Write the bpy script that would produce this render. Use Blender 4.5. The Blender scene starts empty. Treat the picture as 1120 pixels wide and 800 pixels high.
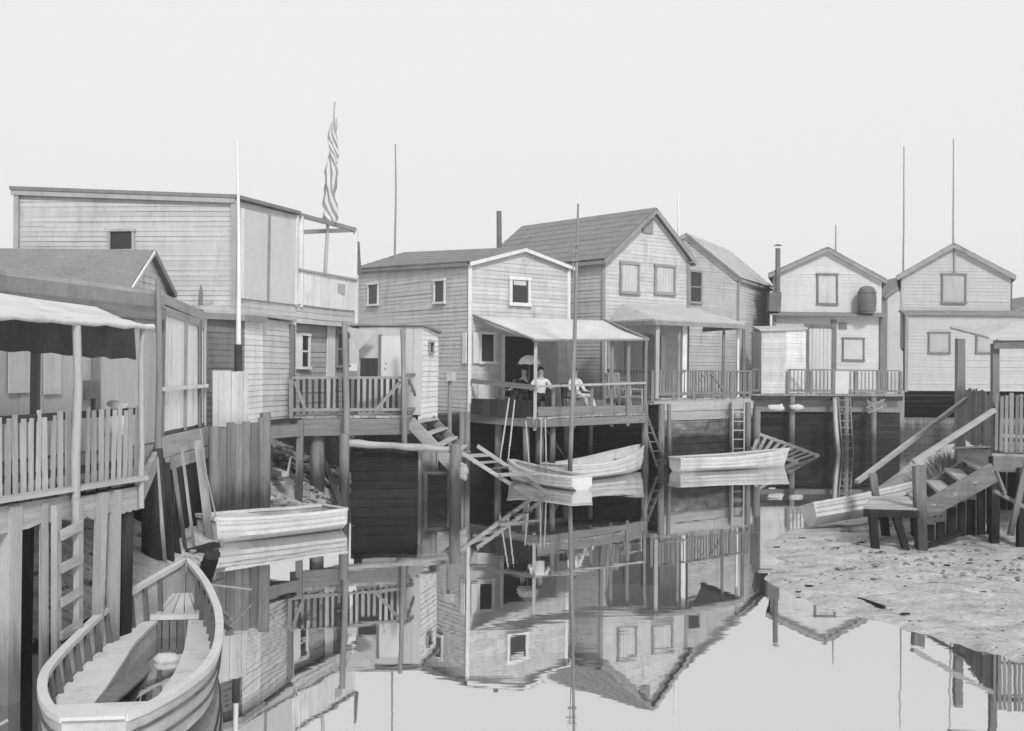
import bpy, bmesh, math, random
from mathutils import Vector, Matrix, noise
random.seed(11)
R = random.Random(5)
F, H, T = 1200.0, 3.0, 0.007            # focal length in photo pixels, eye height, camera roll
scene = bpy.context.scene
COL = scene.collection
V = Vector

# ---------------------------------------------------------------- measuring helpers
# S = how many photo pixels the 3 m eye height spans at that distance (distance = 3600 / S)
def Pt(px, py, S):
    a = px + (py - 400) * T; b = py - (px - 560) * T
    return V(((a - 560) * 3 / S, F * 3 / S, 3 + (402 - b) * 3 / S))
def PZ(px, S, z):
    py = 402 - (z - 3) / 3 * S + (px - 560) * T
    p = Pt(px, py, S); return V((p.x, p.y, z))
def Wt(px, py, z=0.0):                   # point on the level z seen at a pixel
    a = px + (py - 400) * T; b = py - (px - 560) * T
    t = (H - z) / ((b - 402) / F)
    return V(((a - 560) / F * t, t, z))
def hit(A, B, px, py):                   # pixel -> (u, z) on the upright plane through A, B
    a = px + (py - 400) * T; b = py - (px - 560) * T
    d = V(((a - 560) / F, 1, (402 - b) / F))
    e = V((B.x - A.x, B.y - A.y)); L = e.length; e /= L
    n = V((-e.y, e.x)); t = (A.x * n.x + A.y * n.y) / (d.x * n.x + d.y * n.y)
    q = V((d.x * t, d.y * t)); return (q - V((A.x, A.y))).dot(e), 3 + d.z * t

# ---------------------------------------------------------------- materials (all neutral: a monochrome plate)
def M(name, v, rough=.85, ns=2.5, na=.22, st=(1, 1, 1), isl=.12, tide=None, fine=.1, bump=.15, spec=.2, stripes=None, stain=.28):
    m = bpy.data.materials.new(name); m.use_nodes = True
    nt = m.node_tree; N = nt.nodes; Lk = nt.links; N.clear()
    out = N.new('ShaderNodeOutputMaterial'); b = N.new('ShaderNodeBsdfPrincipled')
    Lk.new(b.outputs[0], out.inputs[0])
    b.inputs['Roughness'].default_value = rough; b.inputs['Specular IOR Level'].default_value = spec
    tc = N.new('ShaderNodeTexCoord'); mp = N.new('ShaderNodeMapping'); mp.inputs['Scale'].default_value = st
    Lk.new(tc.outputs['Object'], mp.inputs[0])
    n1 = N.new('ShaderNodeTexNoise'); n1.inputs['Scale'].default_value = ns; n1.inputs['Detail'].default_value = 7; n1.inputs['Roughness'].default_value = .62
    Lk.new(mp.outputs[0], n1.inputs['Vector'])
    n2 = N.new('ShaderNodeTexNoise'); n2.inputs['Scale'].default_value = ns * 9; n2.inputs['Detail'].default_value = 4
    Lk.new(mp.outputs[0], n2.inputs['Vector'])
    geo = N.new('ShaderNodeNewGeometry')
    def math_(op, a, c, d=None):
        q = N.new('ShaderNodeMath'); q.operation = op
        for i, s in enumerate((a, c, d)):
            if s is None: continue
            if isinstance(s, (int, float)): q.inputs[i].default_value = s
            else: Lk.new(s, q.inputs[i])
        return q.outputs[0]
    a1 = math_('MULTIPLY_ADD', n1.outputs['Fac'], 4 * na, 1 - 2 * na)
    a2 = math_('MULTIPLY_ADD', n2.outputs['Fac'], 4 * fine, 1 - 2 * fine)
    a3 = math_('MULTIPLY_ADD', geo.outputs['Random Per Island'], 2 * isl, 1 - isl)
    x = math_('MULTIPLY', math_('MULTIPLY', a1, a2), a3)
    if stain:
        mp3 = N.new('ShaderNodeMapping'); mp3.inputs['Scale'].default_value = (1, 1, .28); Lk.new(tc.outputs['Object'], mp3.inputs[0])
        n3 = N.new('ShaderNodeTexNoise'); n3.inputs['Scale'].default_value = 2.2; n3.inputs['Detail'].default_value = 8; n3.inputs['Roughness'].default_value = .7; Lk.new(mp3.outputs[0], n3.inputs[0])
        m3 = N.new('ShaderNodeMapRange'); m3.inputs[1].default_value = .54; m3.inputs[2].default_value = .70; m3.inputs[3].default_value = 1; m3.inputs[4].default_value = 1 - stain; Lk.new(n3.outputs[0], m3.inputs[0])
        x = math_('MULTIPLY', x, m3.outputs[0])
    if stripes:
        sx = N.new('ShaderNodeSeparateXYZ'); Lk.new(tc.outputs['UV'], sx.inputs[0])
        g = math_('GREATER_THAN', math_('FRACT', math_('MULTIPLY', sx.outputs[0], stripes[0]), 0), .5)
        x = math_('MULTIPLY', x, math_('MULTIPLY_ADD', g, stripes[1] - 1, 1))
    x = math_('MULTIPLY', x, v)
    if tide:
        sp = N.new('ShaderNodeSeparateXYZ'); Lk.new(geo.outputs['Position'], sp.inputs[0])
        h = math_('MULTIPLY_ADD', n1.outputs['Fac'], .8, sp.outputs[2])
        mr = N.new('ShaderNodeMapRange'); mr.inputs[1].default_value = tide[0] + .15; mr.inputs[2].default_value = tide[0] + .65
        mr.inputs[3].default_value = tide[1]; mr.inputs[4].default_value = 1
        Lk.new(h, mr.inputs[0]); x = math_('MULTIPLY', x, mr.outputs[0])
    cl = N.new('ShaderNodeClamp'); cl.inputs[1].default_value = .012; cl.inputs[2].default_value = .86; Lk.new(x, cl.inputs[0])
    cb = N.new('ShaderNodeCombineColor')
    for i in range(3): Lk.new(cl.outputs[0], cb.inputs[i])
    Lk.new(cb.outputs[0], b.inputs['Base Color'])
    if bump:
        bp = N.new('ShaderNodeBump'); bp.inputs['Strength'].default_value = bump; bp.inputs['Distance'].default_value = .02
        Lk.new(n2.outputs['Fac'], bp.inputs['Height']); Lk.new(bp.outputs[0], b.inputs['Normal'])
    return m
SH = (1.0, 1.0, .35)      # vertical streaks
MT = dict(
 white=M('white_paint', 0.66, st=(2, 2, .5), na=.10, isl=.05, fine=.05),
 clap_a=M('pale_clapboard', .46, st=(1.5, 1.5, .5), na=.13, isl=.09, fine=.06),
 clap_b=M('grey_clapboard', .49, st=(1.5, 1.5, .5), na=.12, isl=.07, fine=.08),
 clap_bf=M('light_grey_clapboard', 0.49, st=(1.5, 1.5, .5), na=.14, isl=.09, fine=.07),
 clap_c=M('cream_clapboard', 0.49, st=(1.5, 1.5, .6), na=.10, isl=.06, fine=.05),
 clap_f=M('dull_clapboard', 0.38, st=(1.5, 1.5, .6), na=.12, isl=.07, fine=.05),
 clap_dark=M('dark_and_shade_clapboard', .17, st=(1.5, 1.5, .6), na=.2, isl=.12),
 clap_d=M('smooth_pale_boards', .51, stain=.1, st=(1.5, 1.5, .6), na=.07, isl=.03, fine=.04),
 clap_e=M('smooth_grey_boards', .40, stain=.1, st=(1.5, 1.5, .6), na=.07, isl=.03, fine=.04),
 trima=M('hazy_grey_trim', .36, na=.15), trim=M('dark_trim', .16, na=.2), trimg=M('grey_trim', 0.24, na=.2), trimw=M('white_trim', 0.62, na=.12),  # trima: haze over the house put into a paler trim colour
 roof=M('asphalt_roof', 0.2, na=.12, ns=1.5, isl=.04, fine=.15), rooflight=M('pale_roof', 0.42, na=.12, ns=1.2, isl=.05),
 wood=M('weathered_wood', .185, st=(3, 3, .4), na=.3, isl=.3, tide=(.75, .3), bump=.3),
 woodl=M('bleached_wood', .35, st=(3, 3, .4), na=.22, isl=.2, tide=(.5, .45), bump=.3),
 wood_x=M('bleached_planks', 0.3, st=(1.5, 1.5, 1.5), ns=4, na=.25, isl=.25, bump=.3),
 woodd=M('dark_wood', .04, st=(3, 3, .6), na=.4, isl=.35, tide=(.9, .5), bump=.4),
 crib=M('tide_stained_planks', 0.15, st=(1.2, 1.2, 2.5), ns=2.2, na=.6, isl=.3, tide=(1.12, .28), bump=.5, fine=.25),
 cribd=M('dark_planks_and_shade', .03, st=(1.2, 1.2, 2.5), ns=2.2, na=.5, isl=.3, tide=(1.3, .6), bump=.5, fine=.25),
 glass=M('dark_glass', .03, rough=.18, na=.2, spec=.5, bump=0, isl=0),
 blind=M('pale_blind', 0.48, na=.08, fine=.03, isl=.03, bump=0), blindg=M('grey_blind', 0.34, na=.1, fine=.03, bump=0),
 canvas=M('canvas', 0.52, na=.14, ns=1.3, isl=0, fine=.05, bump=.1), underside_shade=M('grey_underside_shade', .085, na=.3, bump=.1), dark=M('dark_cloth_and_door_shade', .035, na=.3, bump=.1),
 metal=M('dull_metal', .13, rough=.5, na=.3), mud=None,
 boatw=M('white_boat_paint', 0.54, na=.16, ns=3, isl=.05, fine=.1, rough=.55),
 boatin=M('grey_boat_inside', .40, na=.25, ns=3, isl=.12, fine=.12), boatg=M('grey_boat_paint', .42, na=.22, ns=3, isl=.05, fine=.1),
 boatd=M('dark_boat_wood_and_shade', .12, na=.35, ns=4, isl=.15), bench=M('boat_bench_paint', .52, na=.08, ns=4, isl=.03, fine=.05),
 skin=M('skin', .36, na=.05, fine=.02, bump=0, isl=0, rough=.6), shirt=M('white_shirt', 0.62, na=.1, ns=8, bump=.1, isl=0),
 hair=M('dark_hair', .02, na=.2, bump=.2, isl=0), flag=M('striped_flag_cloth', .55, na=.06, stripes=(6.5, .45), stain=0, isl=0, bump=0),
 stone=M('muddy_stone', .22, ns=6, na=.4, isl=.45, bump=.6), grass=M('dry_grass', .22, ns=2, na=.3, isl=.5, bump=0),
 rope=M('rope', .3, na=.2, bump=.2))

# ---------------------------------------------------------------- mesh collector
MT['wood_h'] = M('weathered_wood_lengthwise', .185, st=(.4, .4, 6), na=.3, isl=.3, tide=(.75, .3), bump=.3)
MT['woodl_h'] = M('bleached_wood_lengthwise', .33, st=(.4, .4, 6), na=.22, isl=.2, tide=(.5, .45), bump=.3)
MT['woodd_h'] = M('dark_wood_lengthwise', .04, st=(.4, .4, 6), na=.4, isl=.35, tide=(.9, .5), bump=.4)
MT['beam_plain'] = M('bleached_beam', .36, st=(.4, .4, 6), na=.28, isl=0, bump=.4)
LENGTHWISE = {'beam', 'kerb_board', 'top_rail', 'bottom_rail', 'kick_board', 'cap_plank', 'parapet_board', 'base_board', 'stringer', 'tread', 'rung', 'side_board', 'cap_board', 'handrail', 'log', 'top', 'shade_panel', 'ledge', 'cross_rail', 'slat'}
class MB:
    def __init__(s): s.v = []; s.f = []; s.uv = None
    def add(s, vs, fs):
        k = len(s.v); s.v += [V(p) for p in vs]; s.f += [tuple(i + k for i in f) for f in fs]
    def beam(s, p0, p1, w, d=None, up=(0, 0, 1), taper=1.0, jit=0):
        d = d or w; p0 = V(p0); p1 = V(p1); a = (p1 - p0)
        if a.length < 1e-5: return s
        a.normalize(); u = V(up)
        if abs(a.dot(u)) > .97: u = V((0, -1, 0))
        sx = a.cross(u).normalized(); sz = sx.cross(a).normalized()
        vs = []
        for p, k in ((p0, 1), (p1, taper)):
            for i, j in ((-1, -1), (1, -1), (1, 1), (-1, 1)):
                q = p + sx * i * w / 2 * k + sz * j * d / 2 * k
                if jit: q += V((R.uniform(-jit, jit), R.uniform(-jit, jit), R.uniform(-jit, jit)))
                vs.append(q)
        s.add(vs, [(0, 3, 2, 1), (4, 5, 6, 7), (0, 1, 5, 4), (1, 2, 6, 5), (2, 3, 7, 6), (3, 0, 4, 7)]); return s
    def tube(s, pts, rs, n=10):
        pts = [V(p) for p in pts]
        if isinstance(rs, (int, float)): rs = [rs] * len(pts)
        k = len(s.v); 
        for i, p in enumerate(pts):
            a = (pts[min(i + 1, len(pts) - 1)] - pts[max(i - 1, 0)]).normalized()
            u = V((0, 0, 1)) if abs(a.z) < .9 else V((1, 0, 0))
            x = a.cross(u).normalized(); y = x.cross(a)
            for j in range(n):
                t = 2 * math.pi * j / n; s.v.append(p + (x * math.cos(t) + y * math.sin(t)) * rs[i])
        for i in range(len(pts) - 1):
            for j in range(n):
                s.f.append((k + i * n + j, k + i * n + (j + 1) % n, k + (i + 1) * n + (j + 1) % n, k + (i + 1) * n + j))
        s.f.append(tuple(k + j for j in reversed(range(n)))); s.f.append(tuple(k + (len(pts) - 1) * n + j for j in range(n))); return s
    def prism(s, poly, off):             # poly: 3-D points, extruded by the vector off
        n = len(poly); off = V(off); vs = [V(p) for p in poly] + [V(p) + off for p in poly]
        s.add(vs, [tuple(range(n)), tuple(reversed(range(n, 2 * n)))] + [(i, i + n, (i + 1) % n + n, (i + 1) % n) for i in range(n)]); return s
    def lump(s, c, r, sq=(1, 1, 1), seg=8, rough=.25):
        bm = bmesh.new(); bmesh.ops.create_icosphere(bm, subdivisions=2, radius=1)
        sd = V((R.uniform(0, 99), R.uniform(0, 99), 0)); bm.verts.ensure_lookup_table()
        vs = []
        for v in bm.verts:
            k = 1 + rough * noise.noise(v.co * 1.6 + sd) * 2
            vs.append(V(c) + V((v.co.x * sq[0], v.co.y * sq[1], v.co.z * sq[2])) * r * k)
        s.add(vs, [tuple(x.index for x in f.verts) for f in bm.faces]); bm.free(); return s
    def build(s, name, mat, parent=None, smooth=False, label=None):
        o0 = V(parent.matrix_world_loc) if False else V((0, 0, 0))
        if parent is not None:
            o0 = V(parent['_o']); 
        if name not in ('water', 'haze', 'canal_bed'):
            for i, p in enumerate(s.v):
                s.v[i] = p + noise.noise_vector(p * .55) * .022 + noise.noise_vector(p * 2.1 + V((9, 9, 9))) * .006
        me = bpy.data.meshes.new(name); me.from_pydata([tuple(p - o0) for p in s.v], [], s.f)
        bm = bmesh.new(); bm.from_mesh(me); bmesh.ops.recalc_face_normals(bm, faces=bm.faces); bm.to_mesh(me); bm.free()
        if smooth:
            for p in me.polygons: p.use_smooth = True
            me.set_sharp_from_angle(angle=math.radians(50))
        if name in LENGTHWISE and mat in ('wood', 'woodl', 'woodd'): mat += '_h'
        me.materials.append(MT[mat] if isinstance(mat, str) else mat)
        o = bpy.data.objects.new(name, me); COL.objects.link(o)
        o['_o'] = tuple(o0)
        if parent is not None: o.parent = parent
        if label: o['label'] = label
        return o
def tag(o, label, cat, group=None):
    o['label'] = label; o['category'] = cat
    if group: o['group'] = group
    return o
def thing(name, label, cat, loc, group=None):
    o = bpy.data.objects.new(name, None); COL.objects.link(o); o.location = loc; o.empty_display_size = .3
    o['_o'] = tuple(loc); return tag(o, label, cat, group)
def solo(mb, name, mat, label, cat, loc=None, group=None, smooth=False):
    o = mb.build(name, mat, None, smooth); 
    if loc is not None:
        for v in o.data.vertices: v.co -= V(loc)
        o.location = loc
    return tag(o, label, cat, group)
def cyl(mb, p0, p1, r, r1=None, n=10): return mb.tube([p0, p1], [r, r1 if r1 is not None else r], n)
def pole(p0, p1, r0, r1, name, mat, label, cat='pole', group=None, bend=.01):
    p0 = V(p0); p1 = V(p1); pts = []; n = 8
    for i in range(n + 1):
        t = i / n; q = p0.lerp(p1, t); k = (p1 - p0).length * bend * math.sin(t * math.pi)
        pts.append(q + V((k, 0, 0)))
    return solo(MB().tube(pts, [r0 + (r1 - r0) * i / n for i in range(n + 1)], 10), name, mat, label, cat, p0, group, True)

# ---------------------------------------------------------------- walls
def xr(poly, z):
    us = []
    for i in range(len(poly)):
        (u0, z0), (u1, z1) = poly[i], poly[(i + 1) % len(poly)]
        if abs(z1 - z0) < 1e-6:
            if abs(z - z0) < 1e-6: us += [u0, u1]
            continue
        t = (z - z0) / (z1 - z0)
        if -1e-6 <= t <= 1 + 1e-6: us.append(u0 + (u1 - u0) * t)
    return (min(us), max(us)) if us else None
def frame(A, B):
    e = V((B.x - A.x, B.y - A.y, 0)); L = e.length; e /= L; n = V((e.y, -e.x, 0)); return e, n, L
def siding(mb, A, B, poly, step=.12, lip=.013, out=1, split=3.2):
    """lapped boards on the upright plane A-B; poly = convex outline in (u, z); outward = right of A->B"""
    e, n, L = frame(A, B); n = n * out; O = V((A.x, A.y, 0))
    P = lambda u, z, o: O + e * u + n * o + V((0, 0, z))
    zs = [p[1] for p in poly]; zmin, zmax = min(zs), max(zs)
    mb.prism([P(u, z, 0) for u, z in poly], -n * .08)
    z = zmin
    while z < zmax - .01:
        z1 = min(z + step, zmax - .001); a = xr(poly, z + 1e-4); b = xr(poly, z1)
        if a and b:
            cuts = [0]; u = R.uniform(.5, split)
            while u < L: cuts.append(u / L); u += R.uniform(split * .6, split * 1.3)
            cuts.append(1)
            for c0, c1 in zip(cuts, cuts[1:]):
                j = R.uniform(-.004, .004); l = lip + R.uniform(-.004, .005)
                g = .003
                A0, A1 = a[0] + (a[1] - a[0]) * c0 + g, a[0] + (a[1] - a[0]) * c1 - g; B0, B1 = b[0] + (b[1] - b[0]) * c0 + g, b[0] + (b[1] - b[0]) * c1 - g
                mb.add([P(A0, z + j, .001), P(A1, z + j, .001), P(A0, z + j, l), P(A1, z + j, l), P(B0, z1, .002), P(B1, z1, .002)],
                       [(0, 1, 3, 2), (2, 3, 5, 4), (0, 2, 4), (1, 5, 3)])
        z += step
def vboards(mb, A, B, zb, zt, w=.16, th=.03, gap=.012, ragged=.0, out=1, lean=0, backing=False):
    e, n, L = frame(A, B); n = n * out; O = V((A.x, A.y, 0)); u = 0
    fz = lambda f, k: (f(k) if callable(f) else f)
    while u < L - .02:
        ww = min(w * R.uniform(.8, 1.2), L - u); t = R.uniform(-.3, .3) * th
        a = fz(zb, u / L) + R.uniform(-ragged, ragged) * .5; b = fz(zt, u / L) + R.uniform(-ragged, ragged)
        o = th / 2 + t * .5; s = lean + R.uniform(-.01, .01)
        base = [O + e * u + n * (o - th / 2) + V((0, 0, a)), O + e * (u + ww - gap) + n * (o - th / 2) + V((0, 0, a)),
                O + e * (u + ww - gap + s) + n * (o - th / 2) + V((0, 0, b)), O + e * (u + s) + n * (o - th / 2) + V((0, 0, b))]
        mb.prism(base, n * th); u += ww
def hboards(mb, A, B, zb, zt, w=.2, th=.05, out=1):
    e, n, L = frame(A, B); n = n * out; O = V((A.x, A.y, 0)); z = zb
    while z < zt - .03:
        ww = min(w * R.uniform(.85, 1.15), zt - z); u = 0
        while u < L - .05:
            l = min(R.uniform(2, 4.5), L - u); o = R.uniform(0, .03)
            mb.prism([O + e * u + n * o + V((0, 0, z)), O + e * (u + l - .01) + n * o + V((0, 0, z)), O + e * (u + l - .01) + n * o + V((0, 0, z + ww - .012)), O + e * u + n * o + V((0, 0, z + ww - .012))], n * -th)
            u += l
        z += ww
def planks(mb, a, b, c, d, w=.15, th=.045, over=.0):
    """boards running a->b side by side to d->c (a,b one edge, d,c the opposite)"""
    a, b, c, d = map(V, (a, b, c, d)); n = max(1, int((d - a).length / w))
    for i in range(n):
        g = .04; t0 = (i + g) / n; t1 = (i + 1 - g) / n; o = R.uniform(-over, over); o2 = R.uniform(-over, over)
        e = (b - a).normalized()
        p = [a.lerp(d, t0) - e * o, b.lerp(c, t0) + e * o2, b.lerp(c, t1) + e * o2, a.lerp(d, t1) - e * o]
        dz = V((0, 0, R.uniform(-.006, .006)))
        mb.prism([q + dz for q in p], (0, 0, -th))
def window(parent, A, B, r, fmat='trimw', pmat='glass', fw=.07, out=1, sash=1, sill=True, name='window', o=.026, label=None):
    """r = (px0, py0, px1, py1) outer frame in photo pixels on plane A-B"""
    e, n, L = frame(A, B); n = n * out; O = V((A.x, A.y, 0))
    u0, z1 = hit(A, B, r[0], r[1]); u1, z0 = hit(A, B, r[2], r[3])
    if u0 > u1: u0, u1 = u1, u0
    P = lambda u, z, k: O + e * u + n * k + V((0, 0, z))
    def bx(mb, ua, ub, za, zb, k0, k1): mb.prism([P(ua, za, k0), P(ub, za, k0), P(ub, zb, k0), P(ua, zb, k0)], n * (k1 - k0))
    m = MB(); k0, k1 = o, o + .045
    bx(m, u0, u0 + fw, z0 + fw + .001, z1 - fw - .001, k0, k1); bx(m, u1 - fw, u1, z0 + fw + .001, z1 - fw - .001, k0, k1)
    bx(m, u0 - .02, u1 + .02, z1 - fw, z1, k0, k1 + .012); bx(m, u0 - .02, u1 + .02, z0, z0 + fw, k0, k1 + (.03 if sill else .01))
    w = m.build(name, fmat, parent, label=label)
    m = MB(); bx(m, u0 + fw + .001, u1 - fw - .001, z0 + fw + .001, z1 - fw - .001, o - .002, o + .008)
    m.build('pane', pmat, w)
    if sash:
        m = MB(); um = (u0 + u1) / 2; zm = (z0 + z1) / 2
        bx(m, u0 + fw + .002, u1 - fw - .002, zm - .02, zm + .02, o + .009, o + .03)
        if sash > 1: bx(m, um - .012, um + .012, z0 + fw + .002, z1 - fw - .002, o + .01, o + .024)
        m.build('sash', fmat, w)
    return w
def panel(parent, A, B, r, mat, name, out=1, o=.03, th=.03, label=None, boards=False):
    e, n, L = frame(A, B); n = n * out; O = V((A.x, A.y, 0))
    u0, z1 = hit(A, B, r[0], r[1]); u1, z0 = hit(A, B, r[2], r[3])
    m = MB()
    if boards: vboards(m, O + e * u0 + n * o, O + e * u1 + n * o, z0, z1, .14, th, .01, 0, out)
    else: m.prism([O + e * u0 + n * o + V((0, 0, z0)), O + e * u1 + n * o + V((0, 0, z0)), O + e * u1 + n * o + V((0, 0, z1)), O + e * u0 + n * o + V((0, 0, z1))], n * th)
    return m.build(name, mat, parent, label=label)
def corner(parent, A, zb, zt, mat, w=.1, name='corner_board'):
    return MB().beam(V((A.x, A.y, zb)), V((A.x, A.y, zt)), w, w, jit=0).build(name, mat, parent)
def gable(parent, c, zb, ze, zr, wmats, roofm='roof', trim='trim', over=.25, th=.07, step=.12, apex=.5, corner_mat=None, raket=.12):
    """c = [front-left, front-right, back-right, back-left]; ridge front->back; ze = (left eave, right eave)"""
    L = (c[1] - c[0]).length; zl, zrr = ze
    for k, (A, B, mm) in enumerate(((c[0], c[1], wmats[0]), (c[1], c[2], wmats[1]), (c[2], c[3], wmats[0]), (c[3], c[0], wmats[2]))):
        l = frame(A, B)[2]; m = MB()
        if k == 0: poly = [(0, zb), (l, zb), (l, zrr), (l * apex, zr), (0, zl)]
        elif k == 2: poly = [(0, zb), (l, zb), (l, zl), (l * (1 - apex), zr), (0, zrr)]
        elif k == 1: poly = [(0, zb), (l, zb), (l, zrr), (0, zrr)]
        else: poly = [(0, zb), (l, zb), (l, zl), (0, zl)]
        siding(m, A, B, poly, step=step); m.build('wall', mm, parent)
    rf = c[0].lerp(c[1], apex); rb = c[3].lerp(c[2], apex)
    def z3(p, z): return V((p.x, p.y, z))
    Rf, Rb = z3(rf, zr), z3(rb, zr); ax = (Rb - Rf).normalized(); Rf = Rf - ax * over; Rb = Rb + ax * over
    mr = MB(); mt = MB()
    for e0, e1, z in ((c[0], c[3], zl), (c[1], c[2], zrr)):
        E0, E1 = z3(e0, z) - ax * over, z3(e1, z) + ax * over
        dn = (E0 - Rf); k = (dn.length + over) / dn.length; E0 = Rf + dn * k; E1 = Rb + (E1 - Rb) * k
        up = V((0, 0, .03)); n = (E0 - Rf).cross(ax).normalized(); n = n if n.z > 0 else -n
        # courses of roofing so that edges are not razor clean
        N = 9
        for i in range(N):
            a0, a1 = Rf.lerp(E0, i / N), Rf.lerp(E0, (i + 1.12) / N if i < N - 1 else 1); b0, b1 = Rb.lerp(E1, i / N), Rb.lerp(E1, (i + 1.12) / N if i < N - 1 else 1)
            mr.prism([a0 + up, b0 + up, b1 + up + n * .012, a1 + up + n * .012], n * th * .6)
        mt.beam(Rf - ax * .02 + up * .2 - V((0, 0, .06)), E0 - ax * .02 + up * .2 - V((0, 0, .06)), .03, raket, up=n)
        mt.beam(E0 - V((0, 0, .05)), E1 - V((0, 0, .05)), .03, .12, up=(0, 0, 1))
    r = mr.build('roof', roofm, parent); mt.build('rake_board', trim, parent)
    if corner_mat:
        for p, z in ((c[0], zl), (c[1], zrr)):
            e, n, l = frame(c[0], c[1]); q = p + n * .02
            corner(parent, q, zb, z - .05, corner_mat)
    return r
def back(A, B, depth):                    # back corners square to the wall A-B
    e, n, L = frame(A, B); return B - n * depth, A - n * depth

# ---------------------------------------------------------------- light, sky, camera
w = bpy.data.worlds.new('World'); scene.world = w; w.use_nodes = True
nt = w.node_tree; N = nt.nodes; Lk = nt.links; N.clear()
wo = N.new('ShaderNodeOutputWorld'); bg = N.new('ShaderNodeBackground'); sky = N.new('ShaderNodeTexSky'); bw = N.new('ShaderNodeRGBToBW')
sky.sky_type = 'NISHITA'; sky.sun_disc = False
SUN_EL = math.radians(38); SUN_AZ = math.radians(164)      # azimuth clockwise from +Y (right and behind the viewer)
sky.sun_elevation = SUN_EL; sky.sun_rotation = SUN_AZ; sky.dust_density = 6; sky.air_density = 1.0
mx = N.new('ShaderNodeMath'); mx.operation = 'MULTIPLY_ADD'; mx.inputs[1].default_value = .12; mx.inputs[2].default_value = 8.3
Lk.new(sky.outputs[0], bw.inputs[0]); Lk.new(bw.outputs[0], mx.inputs[0]); Lk.new(mx.outputs[0], bg.inputs[0])
bg.inputs[1].default_value = .1; Lk.new(bg.outputs[0], wo.inputs[0])
sd = bpy.data.lights.new('sun', 'SUN'); sd.energy = 2.6; sd.angle = math.radians(9); sd.color = (1, 1, 1)
so = bpy.data.objects.new('sun', sd); COL.objects.link(so)
sv = V((math.sin(SUN_AZ) * math.cos(SUN_EL), math.cos(SUN_AZ) * math.cos(SUN_EL), math.sin(SUN_EL)))
so.rotation_euler = (-sv).to_track_quat('-Z', 'Y').to_euler(); so.location = sv * 60
cd = bpy.data.cameras.new('camera'); cam = bpy.data.objects.new('camera', cd); COL.objects.link(cam); scene.camera = cam
cd.sensor_width = 36; cd.lens = 36 * F / 1120; cd.clip_end = 5000; cd.clip_start = .05; cd.shift_y = 2 / 1120
cam.matrix_world = Matrix.Translation((0, 0, H)) @ Matrix.Rotation(math.pi / 2, 4, 'X') @ Matrix.Rotation(math.atan(T), 4, 'Z')
vs = scene.view_settings; vs.view_transform = 'Standard'; vs.look = 'None'; vs.gamma = 1; vs.exposure = 0; vs.use_curve_mapping = False

# ---------------------------------------------------------------- water, ground, mud
def water_mat():
    m = bpy.data.materials.new('still_water'); m.use_nodes = True; nt = m.node_tree; N = nt.nodes; Lk = nt.links; N.clear()
    o = N.new('ShaderNodeOutputMaterial'); mix = N.new('ShaderNodeMixShader'); g = N.new('ShaderNodeBsdfGlossy'); d = N.new('ShaderNodeBsdfDiffuse')
    g.inputs['Roughness'].default_value = .018; g.inputs['Color'].default_value = (.93, .93, .93, 1); d.inputs['Color'].default_value = (.02, .02, .02, 1)
    mix.inputs[0].default_value = .84; Lk.new(d.outputs[0], mix.inputs[1]); Lk.new(g.outputs[0], mix.inputs[2]); Lk.new(mix.outputs[0], o.inputs[0])
    tc = N.new('ShaderNodeTexCoord'); mp = N.new('ShaderNodeMapping'); mp.inputs['Scale'].default_value = (.9, 2.2, 1)
    n = N.new('ShaderNodeTexNoise'); n.inputs['Scale'].default_value = .9; n.inputs['Detail'].default_value = 3
    b = N.new('ShaderNodeBump'); b.inputs['Strength'].default_value = .05; b.inputs['Distance'].default_value = .02
    Lk.new(tc.outputs['Object'], mp.inputs[0]); Lk.new(mp.outputs[0], n.inputs[0]); Lk.new(n.outputs[0], b.inputs['Height']); Lk.new(b.outputs[0], g.inputs['Normal'])
    n2 = N.new('ShaderNodeTexNoise'); n2.inputs['Scale'].default_value = .22; n2.inputs['Detail'].default_value = 2; Lk.new(tc.outputs['Object'], n2.inputs[0])
    mr = N.new('ShaderNodeMapRange'); mr.inputs[1].default_value = .42; mr.inputs[2].default_value = .7; mr.inputs[3].default_value = .03; mr.inputs[4].default_value = .16
    Lk.new(n2.outputs[0], mr.inputs[0]); Lk.new(mr.outputs[0], b.inputs['Strength'])
    mr2 = N.new('ShaderNodeMapRange'); mr2.inputs[1].default_value = .4; mr2.inputs[2].default_value = .75; mr2.inputs[3].default_value = .012; mr2.inputs[4].default_value = .04
    Lk.new(n2.outputs[0], mr2.inputs[0]); Lk.new(mr2.outputs[0], g.inputs['Roughness'])
    return m
def struct(o): o['kind'] = 'structure'; return o
me = MB().prism([(-400, -30, 0), (400, -30, 0), (400, 420, 0), (-400, 420, 0)], (0, 0, -.02))
me = MB(); me.add([(-400, -30, 0), (400, -30, 0), (400, 420, 0), (-400, 420, 0)], [(0, 1, 2, 3)])
struct(me.build('water', water_mat()))
MT['mud'] = M('tidal_mud', .37, ns=1.9, na=.42, st=(1, 2.2, 1), fine=.3, bump=1.0, isl=0, rough=.75, tide=(-.25, .6))
MT['earth'] = M('marsh_ground', .10, ns=.8, na=.4, fine=.25, bump=.6, isl=0)
def inpoly(p, poly):
    c = False; n = len(poly)
    for i in range(n):
        a, b = poly[i], poly[(i + 1) % n]
        if (a[1] > p[1]) != (b[1] > p[1]) and p[0] < (b[0] - a[0]) * (p[1] - a[1]) / (b[1] - a[1]) + a[0]: c = not c
    return c
def pdist(p, poly):
    best = 1e9; n = len(poly); q = V((p[0], p[1]))
    for i in range(n):
        a, b = V(poly[i]), V(poly[(i + 1) % n]); e = b - a; t = max(0, min(1, (q - a).dot(e) / max(e.length_squared, 1e-9)))
        best = min(best, (q - a - e * t).length)
    return best
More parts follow.
